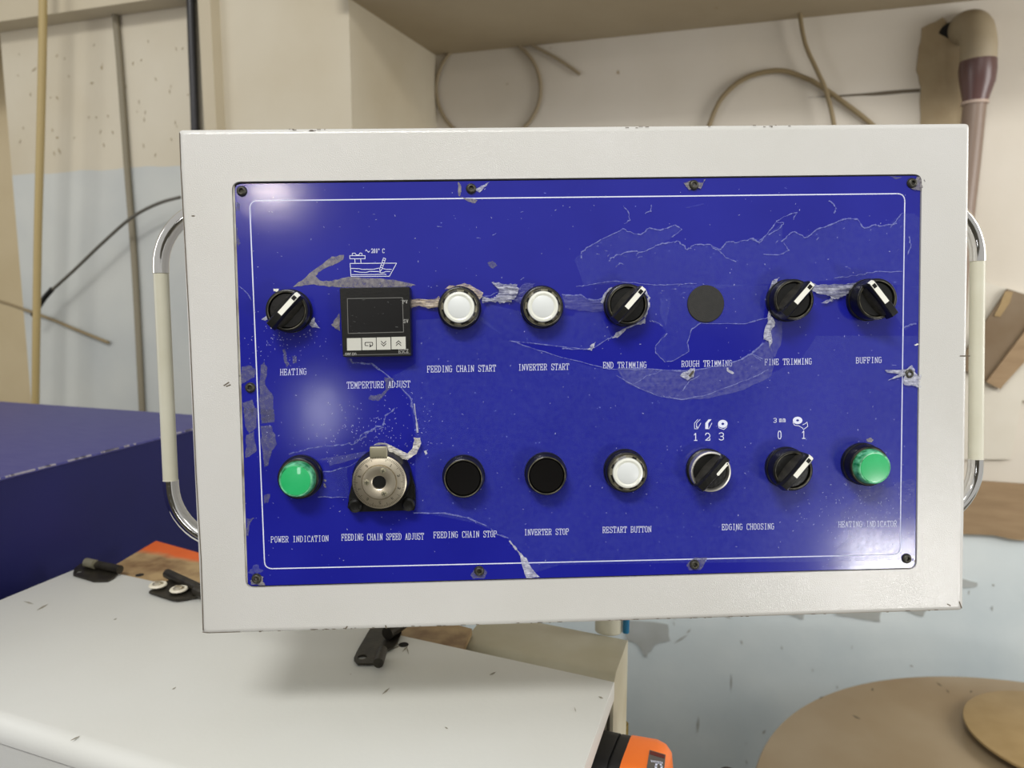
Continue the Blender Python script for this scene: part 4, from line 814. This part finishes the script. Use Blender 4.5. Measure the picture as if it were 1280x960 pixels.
# speed dial
hd = .017; e = ctl('speed_dial', 474, 603, hd, 'silver graduated speed dial on a black base above FEEDING CHAIN SPEED ADJUST')
bm = bmesh.new(); lathe(bm, [(.0205, 0), (.0205, .003), (.0196, .005), (.0188, hd-.003), (.0184, hd-.0012), (.0176, hd-.001), (0, hd-.001)], 64); obj('knob_skirt', bm, black_plastic, e, True)
bm = bmesh.new(); pts = [(-.0200, .004), (-.0215, -.012), (-.0240, -.0195), (-.0205, -.0225), (.0215, -.0225), (.0225, -.019), (.0225, -.006), (.0200, .004)]
prism(bm, [Vector((a, b_, 0)) for a, b_ in pts], Vector((0, 0, 0)), Vector((0, 0, .006))); bmesh.ops.bevel(bm, geom=[e_ for e_ in bm.edges if all(v.co.z > .005 for v in e_.verts)], offset=.0012, segments=2, affect='EDGES')
for sx in (-1, 1): lathe(bm, [(.0045, .006), (.0045, .0095), (.0032, .0105), (0, .0098)], 20, Matrix.Translation((sx*.0180, -.0175, 0)))
obj('mounting_base', bm, black_plastic, e, True)
bm = bmesh.new(); lathe(bm, [(.0180, hd-.0014), (.0180, hd-.0004), (.0172, hd), (.0118, hd+.0008), (.0114, hd+.0004), (.0112, hd+.0016), (.0055, hd+.0020), (.0046, hd+.0014), (.0044, hd-.004), (0, hd-.004)], 72); obj('dial_face', bm, steel, e, True, 'brushed silver dial face')
bm = bmesh.new()
for k in range(100):
    a = 2*math.pi*k/100; L_ = .0016 if k % 10 else .0028; r_ = .0174
    p = Vector((r_*math.cos(a), r_*math.sin(a), 0)); q = Vector(((r_-L_)*math.cos(a), (r_-L_)*math.sin(a), 0)); stroke(bm, p, q, .00026, hd+.0006)
o = obj('graduations', bm, screw_black, e); o['label'] = 'fine black scale marks'
for k in range(1, 10):
    a = math.radians(90-36*k); bm = bmesh.new(); o_ = Vector((.0138*math.cos(a), .0138*math.sin(a), 0)); R_ = Matrix.Rotation(a-math.pi/2, 3, 'Z'); d_ = {4: '18-13-63 58-50', 7: '18-78-30', 8: '28-58-66-54-34-26-28 34-22-30-60-72-54'}.get(k) or G[str(k)]
    for st_ in d_.split():
        P = [o_+R_ @ Vector(((int(p[0])-4)*.00018, (int(p[1])-4)*.00022, 0)) for p in st_.split('-')]
        for p, q in zip(P, P[1:]): stroke(bm, p, q, .00026, hd+.0009)
    obj('scale_numeral', bm, screw_black, e)
for a in (70, 178, -68):
    M_ = Matrix.Translation((.0082*math.cos(math.radians(a)), .0082*math.sin(math.radians(a)), hd+.0016)); bm = bmesh.new(); lathe(bm, [(.0020, 0), (.0019, .0006), (.0012, .0008), (0, .0008)], 20, M_); obj('dial_screw', bm, dull_steel, e, True)
    bm = bmesh.new(); R_ = Matrix.Rotation(math.radians(a), 4, 'Z'); box(bm, (-.0013, -.0002, .0008), (.0013, .0002, .0010), M_ @ R_); box(bm, (-.0002, -.0013, .0008), (.0002, .0013, .0010), M_ @ R_); obj('screw_slot', bm, screw_black, e)
bm = bmesh.new(); lathe(bm, [(0, hd-.0038), (.0043, hd-.0038)], 24); obj('hub_hole', bm, screw_black, e)
bm = bmesh.new(); lathe(bm, [(0, hd-.001), (.0016, hd-.0012), (.0020, hd-.0036)], 12, Matrix.Translation((.0006, .0004, 0))); obj('shaft', bm, dull_steel, e, True)
bm = bmesh.new(); box(bm, (-.0060, .0158, hd-.004), (.0058, .0240, hd+.0005), Matrix(), .0008); obj('locking_tab', bm, dull_steel, e, True, 'dull nickel locking tab')
# temperature controller
ht = .0105; tcq = [loc(423.8, 359.5, ht), loc(512.2, 358.2, ht), loc(514, 445.5, ht), loc(428, 446.5, ht)]
ce = sum(tcq, Vector())/4; tq = [Vector((p.x-ce.x, p.y-ce.y, 0)) for p in tcq]
e = empty('temperature_controller', Matrix.Translation((ce.x, ce.y, PH)), cbx); e['label'] = 'square black digital temperature controller with four grey keys'
def tl(x, y, h=ht): p = loc(x, y, h); return Vector((p.x-ce.x, p.y-ce.y, 0))
bm = bmesh.new(); lp = quad_round(tq, .0012, 3); a = [bm.verts.new(p*1.0+Vector((0, 0, 0))) for p in lp]; b_ = [bm.verts.new(p+Vector((0, 0, ht-.0008))) for p in lp]; c_ = [bm.verts.new(p*.985+Vector((0, 0, ht))) for p in lp]
w1 = [tl(433.8, 373.2), tl(502.8, 372), tl(504.2, 415), tl(434.8, 416.8)]; wl = quad_round(w1, .0008, 3); d_ = [bm.verts.new(p+Vector((0, 0, ht))) for p in wl]; f_ = [bm.verts.new(p*.99+Vector((0, 0, ht-.0008))) for p in wl]
for L1_, L2_ in ((a, b_), (b_, c_), (c_, d_), (d_, f_)):
    for i in range(len(a)): bm.faces.new((L1_[i], L1_[(i+1) % len(a)], L2_[(i+1) % len(a)], L2_[i]))
bm.faces.new(f_); obj('case', bm, black_plastic, e)
bm = bmesh.new(); prism(bm, [p*.985 for p in w1], Vector((0, 0, ht-.0008)), Vector((0, 0, ht-.0005))); obj('display', bm, mat('dark_display', rgb(14, 14, 14), .22, speck=rgb(90, 92, 90), sscale=260, sth=.7, stretch=(1, 3, 1)), e, False, 'blank dark display window')
bm = bmesh.new()
for i in range(4): stroke(bm, w1[i], w1[(i+1) % 4], .00045, ht+.00006)
stroke(bm, tl(429, 444), tl(512.5, 442.2), .0004, ht+.0001); obj('window_outline', bm, mat('worn_grey_line', rgb(104, 104, 100), .5), e)
keycol = mat('grey_keys', rgb(196, 196, 186), .5)
for i, (xa, xb, ya, yb2) in enumerate(((433.4, 451.2, 422.8, 438.2), (452.3, 469.6, 422.3, 437.7), (470.5, 487.9, 421.8, 437.3), (489, 506.8, 421.2, 436.7))):
    k4 = [tl(xa, ya), tl(xb, ya-.3), tl(xb+.3, yb2-.3), tl(xa+.3, yb2)]; bm = bmesh.new(); prism(bm, [p*1 for p in k4], Vector((0, 0, ht-.0002)), Vector((0, 0, ht+.0006))); obj('key', bm, keycol, e)
    xm, ym = (xa+xb)/2+.2, (ya+yb2)/2; hk = ht+.00068
    gl = {1: [[(-4.5, -2), (4, -2), (4.8, 0), (4, 2), (1.5, 2)], [(-4.5, -2), (-5.2, 0), (-4.5, 2), (-1, 2)], [(1.2, 0), (1.2, 3.6), (3, 2)]], 2: [[(-3, -3), (0, 0), (3, -3)], [(-3, 0), (0, 3), (3, 0)]], 3: [[(-3, 0), (0, -3), (3, 0)], [(-3, 3), (0, 0), (3, 3)]]}.get(i)
    if gl:
        bm = bmesh.new()
        for ln in gl:
            P = [tl(xm+a_, ym+b2) for a_, b2 in ln]
            for p, q in zip(P, P[1:]): stroke(bm, p, q, .00045, hk)
        obj('key_symbol', bm, black_gloss, e)
tw = mat('controller_print', rgb(190, 190, 184), .5)
for txt, xa, xb, ya, yb2, fl in (('PV', 503, 509.2, 375.3, 379.5, .8), ('SV', 504.3, 510.2, 399.3, 403.5, .8), ('omron', 431, 445, 439.6, 444.2, .85), ('E5CZ', 498, 510.2, 436.8, 441.2, .85)):
    o = write('caption', txt, xa, xb, ya, yb2, e, tw, wd=.00024, h=ht+.0001, ybr=yb2-.2, fill=fl); o.location = (-ce.x, -ce.y, 0)
# ---- handles
def handle(side, pxs, label):
    e = empty('handle', Matrix(), cbx); e['label'] = label
    zh = -.055; (xt, yt), (xb, yb2) = pxs; T = loc(xt, yt, zh); B_ = loc(xb, yb2, zh); r_ = .0052; R_ = .045
    bm = bmesh.new(); tube(bm, [T, B_], r_*1.04, 20); obj('grip_sleeve', bm, sleeve, e, True, 'ivory plastic grip sleeve')
    for P, sg in ((T, 1), (B_, -1)):
        d = (T-B_).normalized()*sg; inw = Vector((1, 0, 0))*(-side); cc = P+inw*R_; pts = [P-d*.004, P]
        for k in range(1, 13):
            a = math.radians(90*k/12); pts.append(cc - inw*R_*math.cos(a)+d*R_*math.sin(a))
        pts.append(pts[-1]+inw*.012)
        bm = bmesh.new(); tube(bm, pts, r_*1.12, 20); obj('bend', bm, chrome, e, True, 'chrome-plated bend')
handle(-1, ((201, 335), (213.5, 607)), 'left carrying handle of chrome tube with ivory sleeve')
handle(1, ((1222, 320), (1219.5, 580)), 'right carrying handle of chrome tube with ivory sleeve')
# ============================================================ COIL TABLE
ZD = CAM.z-.75
def circle_through(px, z):
    """least-squares circle in the horizontal plane z"""
    P = [hz(x, y, z) for x, y in px]; n_ = len(P); mx_ = sum(p.x for p in P)/n_; my_ = sum(p.y for p in P)/n_
    U_ = [(p.x-mx_, p.y-my_) for p in P]; suu = sum(a*a for a, b in U_); svv = sum(b*b for a, b in U_); suv = sum(a*b for a, b in U_)
    r1 = .5*sum(a*(a*a+b*b) for a, b in U_); r2 = .5*sum(b*(a*a+b*b) for a, b in U_); dt = suu*svv-suv*suv
    uc = (r1*svv-r2*suv)/dt; vc = (r2*suu-r1*suv)/dt
    return Vector((uc+mx_, vc+my_, z)), math.sqrt(uc*uc+vc*vc+(suu+svv)/n_)
cD, R0 = circle_through([(942.5, 960), (974, 907.5), (1022, 874.7), (1099, 849.7), (1161, 844), (1224, 846.6), (1280, 852.8)], ZD); print('DISC', cD, R0)
ct = empty('coil_table', Matrix.Translation((cD.x, cD.y, 0))); tag(ct, 'round brown laminate coil table at the lower right', 'table')
bm = bmesh.new(); lathe(bm, [(0, ZD), (R0-.002, ZD), (R0, ZD-.002), (R0, ZD-.012), (R0-.002, ZD-.014), (0, ZD-.014)], 128); obj('table_top', bm, brown_lam, ct, True)
marks('scuff_marks', lambda a, b: hz(a, b, ZD+.0002)-Vector((cD.x, cD.y, 0)), [(1089, 861, 3, 2, 3.5), (1065, 894, 11, 5, 2), (1170, 853, 8, 5, 1.6), (1182, 862, 5, 4, 1.6), (1212, 865, 4, -1, 2), (1024, 873, 5, -2, 2)], scuff, ct, Zv, .0002)
bm = bmesh.new(); lathe(bm, [(0, ZD-.014), (.03, ZD-.014), (.03, .03), (.2, .02), (.2, 0), (0, 0)], 32); obj('pedestal', bm, black_plastic, ct, True)
zI = ZD+.022; cI, rI = circle_through([(1206.5, 887), (1211, 873), (1227, 866), (1255, 863), (1280, 864.4), (1216, 913.7), (1233, 932.5), (1255, 946.6), (1274, 957.5)], zI); print('DISC2', cI, rI)
bm = bmesh.new(); lathe(bm, [(0, ZD), (.03, ZD), (.03, zI-.005), (rI-.001, zI-.005), (rI, zI-.004), (rI, zI-.0005), (rI-.001, zI), (0, zI)], 96, Matrix.Translation((cI.x, cI.y, 0)))
tag(obj('coil_lid_disc', bm, tan_lam, None, True), 'small tan round board standing on the large brown disc', 'disc')
bm = bmesh.new(); kp = hz(910, 962, ZC-.25); lathe(bm, [(0, .0), (.009, -.002), (.012, -.006), (.012, -.02), (.007, -.022), (.007, -kp.z), (0, -kp.z)], 24, Matrix.Translation(kp))
tag(obj('guide_pin', bm, black_plastic, None, True), 'dark rounded pin top left of the brown disc', 'pin')
